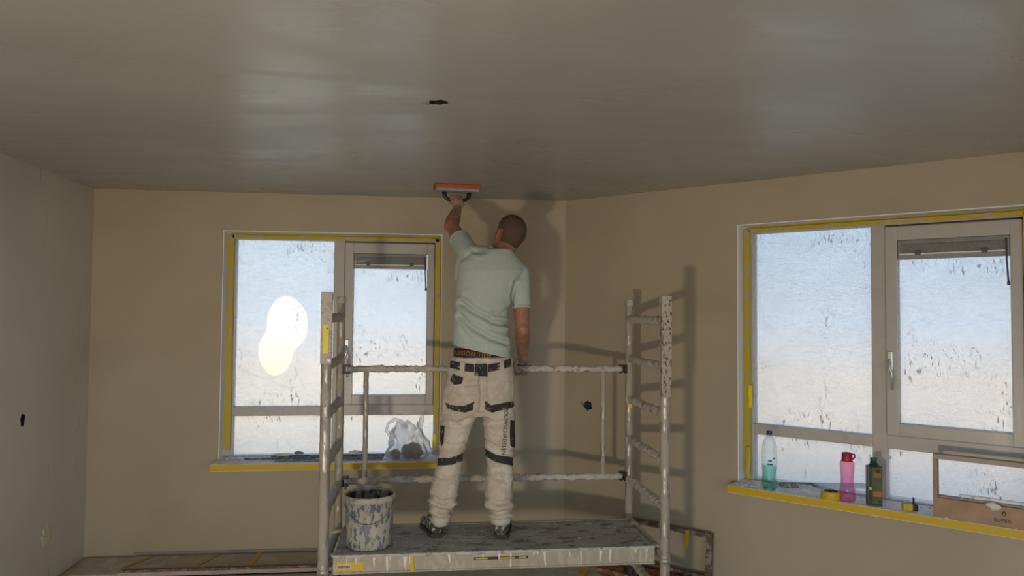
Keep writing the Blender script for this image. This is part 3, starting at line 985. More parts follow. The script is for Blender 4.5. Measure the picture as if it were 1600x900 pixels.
# --- body: one continuous skin
aL = Vector((math.cos(FRZ), math.sin(FRZ), 0)); wL = Vector((0, -.55, -.83)); wL = (wL - aL * wL.dot(aL)).normalized(); nL = aL.cross(wL); nL = nL if nL.y < 0 else -nL
hL, wristL = grip_hand(Vector((TC.x - .006, TC.y, GRIP_Z)), aL, wL, nL, .0125)
RAILC = Vector((2.868, SFL.y + SWID + (2.868 - SFL.x) * math.tan(-STH), gz1))
aR = -sx_; wR = Vector((0, -.90, .43)); wR = (wR - aR * wR.dot(aR)).normalized(); nR = aR.cross(wR); nR = nR if nR.z > 0 else -nR
hR, wristR = grip_hand(RAILC, aR, wR, nR, .0205)
shL, elL = Vector(P(735, 400, -1.07)), Vector(P(705, 352, -.80))
shR, elR = Vector(P(812, 428, -1.08)), Vector(P(816, 513, -1.13))
mid = lambda a, b, t: a.lerp(b, t)
body = [head_shell()]
# face: nose, brow, lips, eyes, ears
body.append(ell(hl(0, .098, -.018), (.014, .016, .024), HF)); body.append(ell(hl(0, .096, .012), (.009, .010, .026), HF))
body.append(ell(hl(0, .088, -.062), (.026, .010, .010), HF)); body.append(ell(hl(0, .084, -.105), (.022, .014, .016), HF))
for sg in (-1, 1):
    body.append(ell(hl(sg * .032, .082, .022), (.024, .012, .008), HF))
    er = HF @ Matrix.Rotation(sg * .35, 3, 'Z')
    body.append(ell(hl(sg * .084, -.008, -.010), (.010, .022, .035), er)); body.append(ell(hl(sg * .092, -.020, .004), (.008, .012, .024), er))
NB = Vector(P(784, 404, -1.10))
body.append(tube_geo([NB, mid(NB, hl(0, -.022, -.07), .5), hl(0, -.022, -.06)], [(.070, .066), (.061, .060), (.060, .062)], seg=24, step=.02))
body.append(rows([(722, 790, 640, -1.12, .09), (712, 793, 600, -1.12, .11), (712, 790, 565, -1.12, .105), (715, 786, 525, -1.12, .095), (716, 788, 490, -1.12, .10), (718, 795, 455, -1.10, .11),
                  (720, 808, 428, -1.09, .11), (724, 812, 412, -1.09, .09), (742, 803, 398, -1.09, .07), (764, 798, 390, -1.09, .05)]))
body.append(tube_geo([mid(shL, NB, .35), shL, mid(shL, elL, .5), mid(shL, elL, .85), elL, mid(elL, wristL, .28), mid(elL, wristL, .62), wristL, wristL - wL * .02],
                     [.060, .056, .047, .042, .043, .045, .037, .029, .028], seg=20, step=.02))
body.append(ell(elL + Vector((-.010, -.012, -.008)), (.036, .040, .038)))
body.append(tube_geo([mid(shR, NB, .4), shR, mid(shR, elR, .5), mid(shR, elR, .88), elR, mid(elR, wristR, .3), mid(elR, wristR, .65), wristR, wristR - wR * .02],
                     [.058, .056, .049, .042, .042, .044, .037, .029, .028], seg=20, step=.02))
body.append(ell(elR + Vector((.004, -.016, -.005)), (.036, .036, .040)))
LEGS = {-1: [(693, 749, 640, -1.12, .085), (692, 730, 690, -1.11, .07), (690, 722, 720, -1.11, .058), (680, 716, 760, -1.13, .058), (677, 701, 812, -1.13, .04), (677, 699, 826, -1.13, .045)],
        1: [(752, 799, 640, -1.12, .085), (761, 799, 690, -1.12, .07), (764, 798, 720, -1.13, .058), (764, 797, 760, -1.16, .058), (769, 794, 815, -1.18, .04), (770, 793, 828, -1.18, .045)]}
for sg in (-1, 1):
    body.append(rows([(l_ + 7, r_ - 7, v, y, d * .72) for (l_, r_, v, y, d) in LEGS[sg]], 28, 2.0))
body += hL + hR


def body_attrs(me):
    co = get_co(me)
    el_, wr_ = np.array([elL, elR]), np.array([wristL, wristR])
    dist_h = np.minimum(np.linalg.norm(co - wr_[0], axis=1), np.linalg.norm(co - wr_[1], axis=1))
    dist_e = np.minimum(np.linalg.norm(co - el_[0], axis=1), np.linalg.norm(co - el_[1], axis=1))
    dust = np.clip(1.25 - dist_h / .16, 0, 1); sp = np.clip(1.6 - np.minimum(dist_h, dist_e) / .16, 0, 1)
    for nm, arr in (('dust', dust), ('plaster', sp)):
        at = me.attributes.new(nm, 'FLOAT', 'POINT'); at.data.foreach_set('value', arr.astype(np.float32))


bd = remeshed('body', body, .0042, 'skin', man, 4, .5, body_attrs)
for sg in (-1, 1):
    v_, f_ = ell(hl(sg * .031, .0775, .006), (.0115, .0115, .0100), HF, 14, 10)
    eo = mesh('eye', v_, f_, 'reveal_white', man, True)
    v_, f_ = ell(hl(sg * .031, .0862, .007), (.0055, .0040, .0055), HF, 12, 8)
    mesh('iris', v_, f_, 'print_dark', eo, True)
# buzz-cut hair: thin cap following the skull, cut at nape, temples and forehead
v_, f_ = head_shell(.0035, 56)
bm = bmesh.new(); vs = [bm.verts.new(q) for q in v_]
for ff in f_:
    try:
        bm.faces.new([vs[i] for i in ff])
    except ValueError:
        pass
bmesh.ops.subdivide_edges(bm, edges=bm.edges[:], cuts=1, use_grid_fill=True)
inv = HF.transposed(); kill = []
for f in bm.faces:
    q = inv @ (f.calc_center_median() - HEADC)
    lim = -.062 if q.y < -.02 else (-.062 + (q.y + .02) * 1.7 if q.y < .045 else .048 + (q.y - .045) * .35)
    if abs(q.x) > .060 and -.03 < q.y < .018:
        lim = max(lim, .022)
    if q.z < lim:
        kill.append(f)
bmesh.ops.delete(bm, geom=kill, context='FACES'); bmesh.ops.recalc_face_normals(bm, faces=bm.faces[:])
me = bpy.data.meshes.new('hair'); bm.to_mesh(me); bm.free()
hr = link('hair', me, 'hair_stubble', man, True)
ms = hr.modifiers.new('round', 'SUBSURF'); ms.levels = 1; ms.render_levels = 1

# --- t-shirt
shirt = [rows([(708, 799, 572, -1.12, .128), (708, 798, 556, -1.12, .128), (707, 794, 520, -1.12, .122), (709, 792, 495, -1.12, .122), (711, 797, 465, -1.11, .128),
               (713, 810, 440, -1.10, .132), (714, 818, 424, -1.095, .128), (716, 816, 411, -1.09, .112), (728, 806, 399, -1.09, .092), (752, 800, 391, -1.09, .074), (764, 797, 389, -1.09, .066)])]
sL = mid(shL, elL, .52)
shirt.append(tube_geo([mid(shL, NB, .55), shL + Vector((.0, 0, -.006)), mid(shL, elL, .28), sL], [.070, .071, .064, .062], seg=24, step=.02))
shirt.append(tube_geo([Vector(P(716, 440, -1.09)), Vector(P(724, 415, -1.08)), mid(shL, elL, .2)], [.03, .05, .05], seg=20, step=.02))
sR = mid(shR, elR, .62)
shirt.append(tube_geo([mid(shR, NB, .55), shR + Vector((-.004, 0, 0)), mid(shR, elR, .3), sR], [.062, .064, .060, .055], seg=24, step=.02))


def shirt_edit(me):
    crease(me, [([(722, 474), (740, 487), (770, 503), (792, 507)], 3.4, .016), ([(720, 494), (735, 510), (765, 528), (790, 536)], 3.8, .014),
                ([(738, 391), (750, 396), (760, 394)], 3.0, .004), ([(806, 440), (800, 462), (801, 478)], 2.6, .010),
                ([(722, 512), (730, 526), (742, 540)], 3.2, .005), ([(728, 462), (742, 478), (760, 488)], 3.6, .005), ([(800, 476), (782, 492), (760, 497)], 2.8, .006)])
    wrinkle(me, .004, 8, 3.0, (1, 1, .7))
    bm = bmesh.new(); bm.from_mesh(me)
    a, b = Vector(P(711, 541, -1.25)), Vector(P(795, 560, -1.25))
    d = (b - a).normalized(); nrm = Vector((0, 1, 0)).cross(d); nrm = nrm if nrm.z < 0 else -nrm
    r = bmesh.ops.bisect_plane(bm, geom=bm.verts[:] + bm.edges[:] + bm.faces[:], plane_co=a, plane_no=nrm, clear_outer=True)
    es = [e for e in bm.edges if e.is_boundary]
    # sleeve ends: open cut so that the arm leaves a clean cuff
    bm.to_mesh(me); bm.free()


ts = remeshed('t_shirt', shirt, .0065, 'shirt_mint', man, 8, .5, shirt_edit)
sm = ts.modifiers.new('cloth', 'SOLIDIFY'); sm.thickness = .003; sm.offset = -1
# collar band
ring = []
for k in range(40):
    a = 2 * math.pi * k / 40
    c_ = Vector(P(785, 397.5, -1.085))
    ring.append(c_ + Vector((.070 * math.cos(a), .068 * math.sin(a), -.044 * math.cos(a) - .018 * -math.sin(a))))
tube('collar', ring + [ring[0]], [(.010, .005)] * 41, 'shirt_mint', ts, seg=10, cap=False)
for c0, c1, r in ((mid(shL, elL, .50), mid(shL, elL, .545), .0635), (mid(shR, elR, .60), mid(shR, elR, .635), .0565)):
    tube('cuff', [c0, c1], r, 'shirt_mint', ts, seg=28, step=.006, amp=.0015, freq=25)

# --- trousers
tr_parts = [rows([(751 - 40, 751 + 40, 660, -1.12, .09), (690, 803, 636, -1.125, .130), (694, 804, 611, -1.13, .138), (699, 803, 585, -1.125, .130), (705, 800, 560, -1.12, .122), (707, 798, 556, -1.12, .120)])]
tr_parts[0] = rows([(700, 800, 648, -1.12, .095), (690, 803, 630, -1.125, .128), (694, 804, 611, -1.13, .138), (699, 803, 585, -1.125, .130), (704, 800, 562, -1.12, .122), (706, 799, 557, -1.12, .120)])
tr_parts.append(rows([(691, 752, 625, -1.12, .115), (688, 744, 650, -1.12, .108), (687, 732, 680, -1.11, .092), (686, 725, 706, -1.11, .082), (680, 721, 735, -1.115, .080), (672, 716, 765, -1.125, .080), (670, 712, 788, -1.13, .074),
                      (672, 707, 796, -1.13, .070), (672, 703, 811, -1.13, .066), (674, 700, 820, -1.13, .060)], 36, 2.2))
tr_parts.append(rows([(751, 803, 625, -1.12, .115), (753, 804, 650, -1.12, .108), (757, 805, 680, -1.12, .092), (759, 803, 706, -1.12, .082), (762, 801, 735, -1.13, .080), (759, 801, 765, -1.15, .080), (759, 801, 790, -1.17, .076),
                      (765, 799, 797, -1.17, .068), (765, 798, 809, -1.175, .064), (768, 795, 818, -1.18, .058)], 36, 2.2))


def trouser_edit(me):
    crease(me, [([(751, 575), (752, 605), (752, 636)], 3.0, .012), ([(700, 612), (720, 622), (745, 620)], 3, .005), ([(690, 655), (715, 662), (738, 652)], 3, .008), ([(757, 655), (775, 662), (800, 655)], 3, .007),
                ([(688, 690), (705, 698), (726, 694)], 3, .007), ([(759, 688), (775, 699), (802, 702)], 3, .007), ([(678, 742), (695, 748), (718, 744)], 3, .006), ([(763, 742), (782, 750), (800, 742)], 3, .006),
                ([(671, 789), (688, 799), (706, 801), (712, 793)], 3.2, .013), ([(672, 775), (690, 785), (712, 780)], 3, .009), ([(673, 806), (688, 812), (703, 808)], 2.6, .006),
                ([(759, 797), (775, 803), (799, 798)], 3.2, .013), ([(760, 778), (780, 787), (801, 780)], 3, .009), ([(766, 809), (782, 814), (797, 810)], 2.6, .006), ([(715, 603), (740, 601), (748, 600)], 2.2, .005)])
    wrinkle(me, .005, 9, 8.0)
    wrinkle(me, .003, 30, 2.0)


trs = remeshed('trousers', tr_parts, .0065, 'trouser_cream', man, 8, .5, trouser_edit)
dg = bpy.context.evaluated_depsgraph_get()


def bvh_of(o):
    co = get_co(o.data); return BVHTree.FromPolygons([Vector(q) for q in co], [tuple(p_.vertices) for p_ in o.data.polygons])


def densify(poly, step):
    """triangulated fill of a photo-space polygon, fine enough to follow the cloth"""
    bm = bmesh.new(); vs = [bm.verts.new((x, y, 0)) for x, y in poly]; bm.faces.new(vs)
    bmesh.ops.triangulate(bm, faces=bm.faces[:])
    for it in range(6):
        long_ = [e for e in bm.edges if e.calc_length() > step]
        if not long_:
            break
        bmesh.ops.subdivide_edges(bm, edges=long_, cuts=1); bmesh.ops.triangulate(bm, faces=bm.faces[:])
    bm.verts.index_update()
    r = ([(v.co.x, v.co.y) for v in bm.verts], [tuple(v.index for v in f.verts) for f in bm.faces]); bm.free(); return r


def patch(name, uvs, faces, tree, mat, parent, off=.003):
    """sew a patch on the cloth: photo points carried onto the garment surface, with thickness"""
    verts = []; ok = []
    for (u, v) in uvs:
        d = Vector(ray_dir(u, v)).normalized()
        hit, nr, idx, dist = tree.ray_cast(Vector(CAM), d)
        if hit is None:
            q = tree.find_nearest(Vector(P(u, v, -1.14))); hit, nr = q[0], q[1]
        if nr.dot(d) > 0:
            nr = -nr
        verts.append(hit + nr * off); ok.append(True)
    o = mesh(name, verts, faces, mat, parent, True)
    return o


tree = bvh_of(trs)


def sew(name, poly, mat='trouser_dark', step=4.0, off=.003, parent=None):
    uv, f = densify(poly, step); return patch(name, uv, f, tree, mat, parent or trs, off)


Z3 = lambda x, y: (640 + x / 2.727, 530 + y / 2.727)      # coordinates read off one enlargement of the photo
sew('pocket_trim', [Z3(*q) for q in ((150, 268), (172, 280), (232, 284), (277, 264), (270, 300), (236, 313), (190, 305), (165, 296))])
sew('pocket_trim', [Z3(*q) for q in ((322, 262), (346, 281), (440, 264), (446, 288), (352, 312), (322, 298))])
sew('knee_band', [Z3(*q) for q in ((122, 508), (175, 505), (227, 484), (224, 518), (178, 536), (120, 540))])
sew('knee_band', [Z3(*q) for q in ((321, 466), (370, 492), (437, 503), (438, 540), (368, 524), (325, 498))])
sew('side_pocket', [Z3(*q) for q in ((132, 366), (151, 370), (146, 440), (138, 460), (131, 430))])
sew('side_pocket', [Z3(*q) for q in ((428, 344), (446, 348), (449, 466), (428, 452), (426, 400))])
sew('hip_tab', [Z3(*q) for q in ((174, 175), (186, 148), (230, 165), (222, 190), (190, 194))])
for q4 in (((176, 92), (218, 98), (216, 134), (174, 122)), ((238, 102), (276, 108), (276, 140), (236, 138)), ((280, 106), (330, 106), (330, 160), (278, 156)), ((334, 108), (382, 100), (382, 132), (334, 140)), ((398, 92), (428, 82), (432, 116), (402, 126))):
    sew('waistband_patch', [Z3(*q) for q in q4], off=.004)
for q4 in (((218, 96), (236, 98), (234, 148), (216, 146)), ((384, 98), (398, 94), (402, 142), (386, 146))):
    sew('belt_loop', [Z3(*q) for q in q4], 'trouser_cream', off=.007)


def lettering(name, text, u0, v0, size, rot, squeeze, tree_, mat, parent, spacing=1.0, off=.004):
    cu = bpy.data.curves.new(name, 'FONT'); cu.body = text; cu.size = 1.0; cu.space_character = spacing; cu.resolution_u = 3
    ob = bpy.data.objects.new(name, cu); COL.objects.link(ob)
    dg = bpy.context.evaluated_depsgraph_get(); dg.update()
    me = bpy.data.meshes.new_from_object(ob.evaluated_get(dg)); bpy.data.objects.remove(ob)
    bm = bmesh.new(); bm.from_mesh(me); bmesh.ops.triangulate(bm, faces=bm.faces[:]); bm.verts.index_update()
    c_, s_ = math.cos(rot), math.sin(rot); uv = []
    for v in bm.verts:
        x, y = v.co.x * size * squeeze, -v.co.y * size
        uv.append((u0 + c_ * x - s_ * y, v0 + s_ * x + c_ * y))
    f = [tuple(w.index for w in ff.verts) for ff in bm.faces]; bm.free(); bpy.data.meshes.remove(me)
    return patch(name, uv, f, tree_, mat, parent, off)


lettering('leg_lettering', 'BOUWSCHADELIJN', 788.0, 637, 8.6, math.radians(93), .98, tree, 'lettering_dark', trs, 1.0)

# underwear waistband showing between shirt and trousers
uw = remeshed('underwear', [rows([(708, 797, 575, -1.12, .112), (708.5, 796.5, 545, -1.12, .1115), (709, 796, 544, -1.12, .111)])], .006, 'underwear_dark', man, 3)
lettering('waistband_lettering', 'PASSION TIME', 703, 553.0, 9.5, math.radians(5), .95, bvh_of(uw), 'underwear_text', uw, 1.15, .002)


# --- shoes
def shoe(heel, yaw):
    L = .275
    secs = [(0.0, .030, .055), (.02, .037, .075), (.07, .041, .085), (.12, .043, .078), (.17, .047, .062), (.215, .049, .050), (.25, .041, .042), (.272, .022, .030)]
    fr = Matrix.Rotation(yaw, 3, 'Z'); verts, faces = [], []
    seg = 22
    for (y, hw, h) in secs:
        for k in range(seg):
            a = 2 * math.pi * k / seg; ca, sa = math.cos(a), math.sin(a)
            x = math.copysign(abs(ca) ** .75, ca) * hw; z = .018 + h / 2 + math.copysign(abs(sa) ** .75, sa) * h / 2
            q = heel + fr @ Vector((x, y, z)); verts.append(q)
    n = len(secs)
    for i in range(n - 1):
        for k in range(seg):
            a, b = i * seg + k, i * seg + (k + 1) % seg
            faces.append((a, b, b + seg, a + seg))
    faces.append(tuple(range(seg - 1, -1, -1))); faces.append(tuple((n - 1) * seg + k for k in range(seg)))
    ank = tube_geo([heel + fr @ Vector((0, .055, .06)), heel + fr @ Vector((0, .058, .115))], [(.040, .048), (.043, .050)], seg=20)
    so = remeshed('shoe', [(verts, faces), ank], .005, 'shoe_skin', man, 4, .5, lambda me: wrinkle(me, .004, 38, 1.0))
    out = [(-.036, .0), (-.042, .06), (-.040, .12), (-.050, .19), (-.048, .23), (-.030, .272), (.0, .283), (.030, .272), (.048, .23), (.050, .19), (.042, .12), (.042, .06), (.036, .0), (.0, -.008)]
    n = len(out); v = [heel + fr @ Vector((x, y, z)) for z in (.0015, .022) for x, y in out]
    f = [tuple(range(n)), tuple(range(2 * n - 1, n - 1, -1))] + [(k, k + n, (k + 1) % n + n, (k + 1) % n) for k in range(n)]
    mesh('sole', v, f, 'shoe_sole', so)


hl_ = Vector(PZ(683, 840, PZF)); hr_ = Vector(PZ(783, 842, PZF))
shoe(Vector((hl_.x, hl_.y + .0, PZF)), math.radians(13)); shoe(Vector((hr_.x, hr_.y, PZF)), math.radians(-9))
# express the figure's parts relative to its own base
for o in list(man.children):
    o.matrix_parent_inverse = Matrix.Translation(-man.location)


# ------------------------------------------------------------------ things on the sills
def on_sill(w, u, y, z=0.0):
    """world point above the sill of a window, u along the wall, y away from the room"""
    o = w.location; c_, s_ = math.cos(w.rotation_euler.z), math.sin(w.rotation_euler.z)
    return Vector((o.x + c_ * u - s_ * y, o.y + s_ * u + c_ * y, WZ0 + z))


def bead(name, length, label, loc, rz, group, wide=.028, tilt=.3, tip=0.0):
    """perforated metal corner bead: two punched flanges meeting at a rounded nose"""
    root = tag(empty(name, loc, rz), label, 'corner bead', group)
    root.rotation_euler = (0, tip, rz)
    nx = int(length / .006); ny = 5
    for side in (0, 1):
        verts, faces = [], []
        for i in range(nx + 1):
            for j in range(ny + 1):
                d = .003 + wide * j / ny; x = i * length / nx
                a = tilt if side == 0 else math.pi - tilt
                verts.append((x, math.cos(a) * d, .002 + wide * math.sin(tilt) - math.sin(tilt) * d))
        for i in range(nx):
            for j in range(ny):
                if (i % 2 == 1 and j in (1, 3) and (i // 2 + j // 2) % 2 == 0) or (i % 4 == 2 and j == 2):
                    continue
                a = i * (ny + 1) + j; faces.append((a, a + 1, a + ny + 2, a + ny + 1))
        mesh('perforated_flange', verts, faces, 'bead_steel', root)
    zt = .002 + wide * math.sin(tilt)
    tube('bead_nose', [(0, 0, zt), (length, 0, zt)], .0034, 'bead_steel', root, seg=8)
    return root


G1 = 'corner beads piled on the sill behind the scaffold'
bead('corner_bead', .78, 'perforated steel corner bead furthest towards the glass on the scaffold-side sill', on_sill(win1, .35, .028, .001), math.radians(.6), G1, .026, .55)
bead('corner_bead', .73, 'perforated steel corner bead along the front of the scaffold-side sill', on_sill(win1, .40, -.095, .001), math.radians(1.2), G1, .030, .35)
bead('corner_bead', .62, 'short perforated corner bead in the middle of the scaffold-side sill', on_sill(win1, .18, -.026, .001), math.radians(-.2), G1, .019, .45)
bead('corner_bead', .60, 'perforated corner bead lying behind the green soda bottle', on_sill(win2, .255, .012, .001), math.radians(-7.5), None, .034, .75)
# dried plaster slabs on the beads
for k, (u, y, z, a, b, h, lab) in enumerate(((.44, -.028, .034, .070, .022, .008, 'flat pale plaster flake lying across the corner beads'), (.545, -.015, .042, .036, .020, .010, 'brown plaster flake on top of the bead pile'),
                                          (.93, .02, .036, .05, .022, .012, 'lumpy plaster crust on the beads between scaffold post and bag'), (.14, -.10, .004, .13, .045, .005, 'thin white plaster slab on the bare end of the sill'))):
    v_, f_ = ell((0, 0, 0), (a, b, h), None, 18, 8)
    v_ = [q + q.normalized() * lump(q, .007, 40, k * 5) * (1 if h > .004 else .3) for q in v_]
    o = mesh('plaster_flake', v_, f_, 'rag_grey' if k == 1 else 'crumb_white', None, True)
    o.location = on_sill(win1, u, y, z); tag(o, lab, 'plaster')

# plastic bag with crumpled cloths
bc = on_sill(win1, 1.295, -.055, .002)
bag = tag(empty('plastic_bag', bc), 'translucent white carrier bag with loop handles on the window sill', 'bag')
seg, n = 48, 22; v_, f_ = [], []
for i in range(n + 1):
    t = i / n
    hw = .150 * (1 - .55 * max(0, t - .25)) * (1 if t > .06 else .82 + 3 * t); hd = .085 * (1 - .72 * t)
    for k in range(seg):
        a = 2 * math.pi * k / seg
        ru = 1 + .10 * math.sin(7 * a + 5 * t) + .07 * math.sin(13 * a - 9 * t + 1)
        q = Vector((hw * math.cos(a) * ru + .012 * math.sin(6 * t), hd * math.sin(a) * ru, .002 + .235 * t * (1 + .10 * math.sin(3 * a + 1))))
        q += Vector((lump(q, .018, 18, 2), lump(q, .018, 18, 9), 0)) * min(1, t * 4)
        v_.append(q)
for i in range(n):
    for k in range(seg):
        a, b = i * seg + k, i * seg + (k + 1) % seg
        f_.append((a, b, b + seg, a + seg))
f_.append(tuple(range(seg - 1, -1, -1)))
mesh('bag_body', v_, f_, 'bag_film', bag, True)
tube('bag_handle', [(-.02, 0, .20), (-.045, -.01, .255), (-.09, -.012, .275), (-.135, -.01, .245), (-.150, -.008, .195), (-.125, -.006, .165), (-.085, 0, .150)], [(.020, .004), (.016, .004), (.012, .004), (.010, .003), (.010, .003), (.012, .004), (.018, .005)],
     'bag_film', bag, seg=10, step=.008, amp=.003, freq=50)
tube('bag_handle', [(-.02, .01, .215), (.0, .0, .26), (.03, 0, .235), (.06, -.005, .20)], [(.018, .004), (.014, .004), (.012, .004), (.016, .004)], 'bag_film', bag, seg=10, step=.008, amp=.003, freq=50)
tube('bag_knot', [(.085, 0, .15), (.095, 0, .22), (.092, 0, .265), (.100, 0, .300)], [(.020, .008), (.010, .006), (.018, .012), (.010, .006)], 'bag_film', bag, seg=12, step=.008, amp=.004, freq=45)
for k, (x, z, r, lab) in enumerate(((-.082, .034, .034, 'small grey crumpled cloth in the near corner of the plastic bag'), (.030, .050, .060, 'large dark grey crumpled cloth inside the plastic bag'))):
    v_, f_ = ell((0, 0, 0), (r * 1.15, r * .62, r * .95), None, 26, 18)
    v_ = [q * (1 + .28 * noise.noise(q * 26 + Vector((k * 7, 0, 0))) + .14 * noise.noise(q * 60)) for q in v_]
    o = mesh('crumpled_cloth', v_, f_, 'rag_grey', None, True); o.location = bc + Vector((x, -.006, z)); tag(o, lab, 'cloth')

# soda bottle
sb = tag(empty('soda_bottle', on_sill(win2, .232, -.098)), 'clear soda bottle half full of green drink', 'bottle')
prof = [(.020, .004), (.034, 0), (.043, .010), (.0455, .030), (.0440, .060), (.0400, .090), (.0395, .105), (.0425, .120), (.0440, .150), (.0430, .156), (.0440, .162), (.0435, .200), (.0440, .225), (.0420, .252), (.0350, .280), (.0240, .302), (.0150, .314), (.0135, .324)]
v_, f_ = lathe_geo(prof, 40)
v_ = [Vector((q.x, q.y, q.z + (0 if q.z > .035 else .010 * max(0, math.cos(5 * math.atan2(q.y, q.x))) * (1 - q.z / .035)))) for q in v_]
mesh('bottle_wall', v_, f_, 'pet_clear', sb, True)
lq = [(.001, .006), (.030, .006), (.041, .013), (.0437, .030), (.0422, .060), (.0384, .090), (.0380, .105), (.0408, .120), (.0422, .138), (.001, .138)]
lathe('green_drink', lq, 'pet_green', sb, 36)
lathe('bottle_cap', [(.001, .344), (.0155, .344), (.0165, .341), (.0165, .324), (.0150, .322)], 'cap_blue', sb, 24)
for (a0, z0, z1, w_) in ((-2.2, .170, .180, .5), (-2.3, .150, .160, .7), (-1.6, .185, .194, .3)):
    v_, f_ = [], []
    for i in range(9):
        a = a0 + w_ * i / 8
        v_ += [(.0446 * math.cos(a), .0446 * math.sin(a), z0), (.0446 * math.cos(a), .0446 * math.sin(a), z1)]
    f_ = [(2 * i, 2 * i + 2, 2 * i + 3, 2 * i + 1) for i in range(8)]
    mesh('label_print', v_, f_, 'cap_blue', sb)

# pink drinking bottle
pb = tag(empty('drinking_bottle', on_sill(win2, .659, -.085)), 'translucent pink waisted drinking bottle with red flip lid', 'bottle')
lathe('bottle_wall', [(.001, .002), (.036, 0), (.0405, .006), (.0415, .03), (.0405, .055), (.0370, .085), (.0335, .115), (.0340, .145), (.0375, .175), (.0385, .200), (.0375, .214), (.0300, .221)], 'pet_pink', pb, 36)
lid = lathe('lid', [(.001, .266), (.024, .266), (.0275, .262), (.0285, .228), (.0300, .219), (.001, .219)], 'lid_red', pb, 30)
tube('carry_loop', [(.024, -.004, .258), (.040, -.006, .256), (.043, -.006, .244), (.036, -.004, .232), (.026, -.003, .230)], .0045, 'lid_red', lid, seg=8, step=.005)

# green can with printed label
gc = tag(empty('oil_can', on_sill(win2, .794, -.080), -PHI + math.radians(28)), 'dark green rectangular bottle with printed label and green cap', 'bottle')
cb = box('can_body', -.037, .037, -.024, .024, 0, .212, 'can_green', gc, .006)
lathe('shoulder', [(.030, .210), (.020, .222), (.016, .226)], 'can_green', gc, 24, sq=3)
lathe('screw_cap', [(.001, .254), (.017, .254), (.018, .251), (.018, .226), (.001, .226)], 'cap_green', gc, 24)
box('label', -.016, .034, -.0252, -.0244, .012, .204, 'label_olive', gc)
box('label_picture', -.010, .032, -.0260, -.0253, .050, .078, 'label_orange', gc)
for z, h, x0, x1 in ((.150, .026, -.006, .030),):
    for k in range(4):
        box('label_print', x0 + k * .0092, x0 + k * .0092 + .006, -.0260, -.0253, z, z + h, 'label_orange', gc)
box('label_print', .004, .022, -.0260, -.0253, .178, .196, 'print_dark', gc); box('label_print', .018, .030, -.0260, -.0253, .016, .030, 'print_dark', gc)
box('label_print', -.030, -.018, -.0252, -.0244, .085, .100, 'tape_bright', gc)

# roll of masking tape
rt_ = tag(empty('masking_tape_roll', on_sill(win2, .575, -.092)), 'yellow roll of masking tape lying on the sill beside the pink bottle', 'tape')
lathe('tape_ring', [(.040, 0), (.052, 0), (.0535, .003), (.0535, .041), (.052, .044), (.040, .044)], 'tape_yellow', rt_, 40)
lathe('cardboard_core', [(.040, .044), (.0375, .044), (.0375, 0), (.040, 0)], 'wood_dark', rt_, 40)

# crumpled film beside the tape roll
v_, f_ = ell((0, 0, 0), (.075, .035, .022), None, 28, 14)
v_ = [q * (1 + .35 * noise.noise(q * 40) + .2 * noise.noise(q * 90)) for q in v_]
o = mesh('crumpled_film', v_, f_, 'bag_film', None, True); o.location = on_sill(win2, .455, -.045, .020); o.rotation_euler = (0, .12, -PHI - .1)
tag(o, 'crumpled clear plastic film between corner bead and tape roll', 'plastic')

# tape measure
tm = tag(empty('tape_measure', on_sill(win2, .962, -.085), -PHI + math.radians(30)), 'yellow and black tape measure on the window sill', 'tape measure')
box('case', -.030, .018, -.018, .018, 0, .038, 'tape_yellow', tm, .006)
box('bumper', .016, .044, -.020, .020, 0, .036, 'black_plastic', tm, .008)
box('hook', .024, .029, -.008, .008, .034, .068, 'rubber_dark', tm, .001)
box('belt_clip', -.020, .012, -.008, .008, .0385, .0405, 'vent_grey', tm)

# wooden frame with printed base board
wf = tag(empty('wooden_frame', on_sill(win2, 1.085, -.132), -PHI), 'open wooden frame with a printed base board standing on the sill', 'wooden frame')
FL_, FH, FD = .78, .318, .055
bb_ = box('base_board', 0, FL_, 0, .018, 0, .098, 'wood_frame', wf, .002)
box('top_rail', 0, FL_, 0, FD, FH - .024, FH, 'wood_grey', wf, .002)
box('frame_side', 0, .020, .001, FD, 0, FH - .023, 'wood_frame', wf, .002)
box('frame_side', FL_ - .02, FL_, .001, FD, 0, FH - .023, 'wood_frame', wf, .002)
box('ledge', .020, FL_ - .02, .018, FD + .01, .090, .104, 'wood_grey', wf, .002)


def flat_text(name, txt, size, mat, parent, loc, squeeze=1.0):
    cu = bpy.data.curves.new(name, 'FONT'); cu.body = txt; cu.size = size; cu.extrude = .0004; cu.resolution_u = 3
    ob = bpy.data.objects.new(name, cu); COL.objects.link(ob)
    dg = bpy.context.evaluated_depsgraph_get(); dg.update()
    me = bpy.data.meshes.new_from_object(ob.evaluated_get(dg)); bpy.data.objects.remove(ob); me.name = name
    me.transform(Matrix.Translation(loc) @ Matrix.Rotation(math.pi / 2, 4, 'X') @ Matrix.Diagonal((squeeze, 1, 1, 1)))
    return link(name, me, mat, parent)


flat_text('board_lettering', 'SUPER', .024, 'print_dark', bb_, (.262, -.0008, .022), 1.1)
lv = [(.306 + x, -.0010, .052 + z) for x, z in ((0, .026), (.010, .016), (.006, .006), (.0, .0), (-.006, .006), (-.010, .016))]
lv2 = [(.306 + x * .45, -.0016, .052 + .004 + z * .6) for x, z in ((0, .026), (.010, .016), (.006, .006), (.0, .0), (-.006, .006), (-.010, .016))]
mesh('board_emblem', lv, [tuple(range(6))], 'print_dark', bb_); mesh('board_emblem', lv2, [tuple(range(6))], 'wood_frame', bb_)
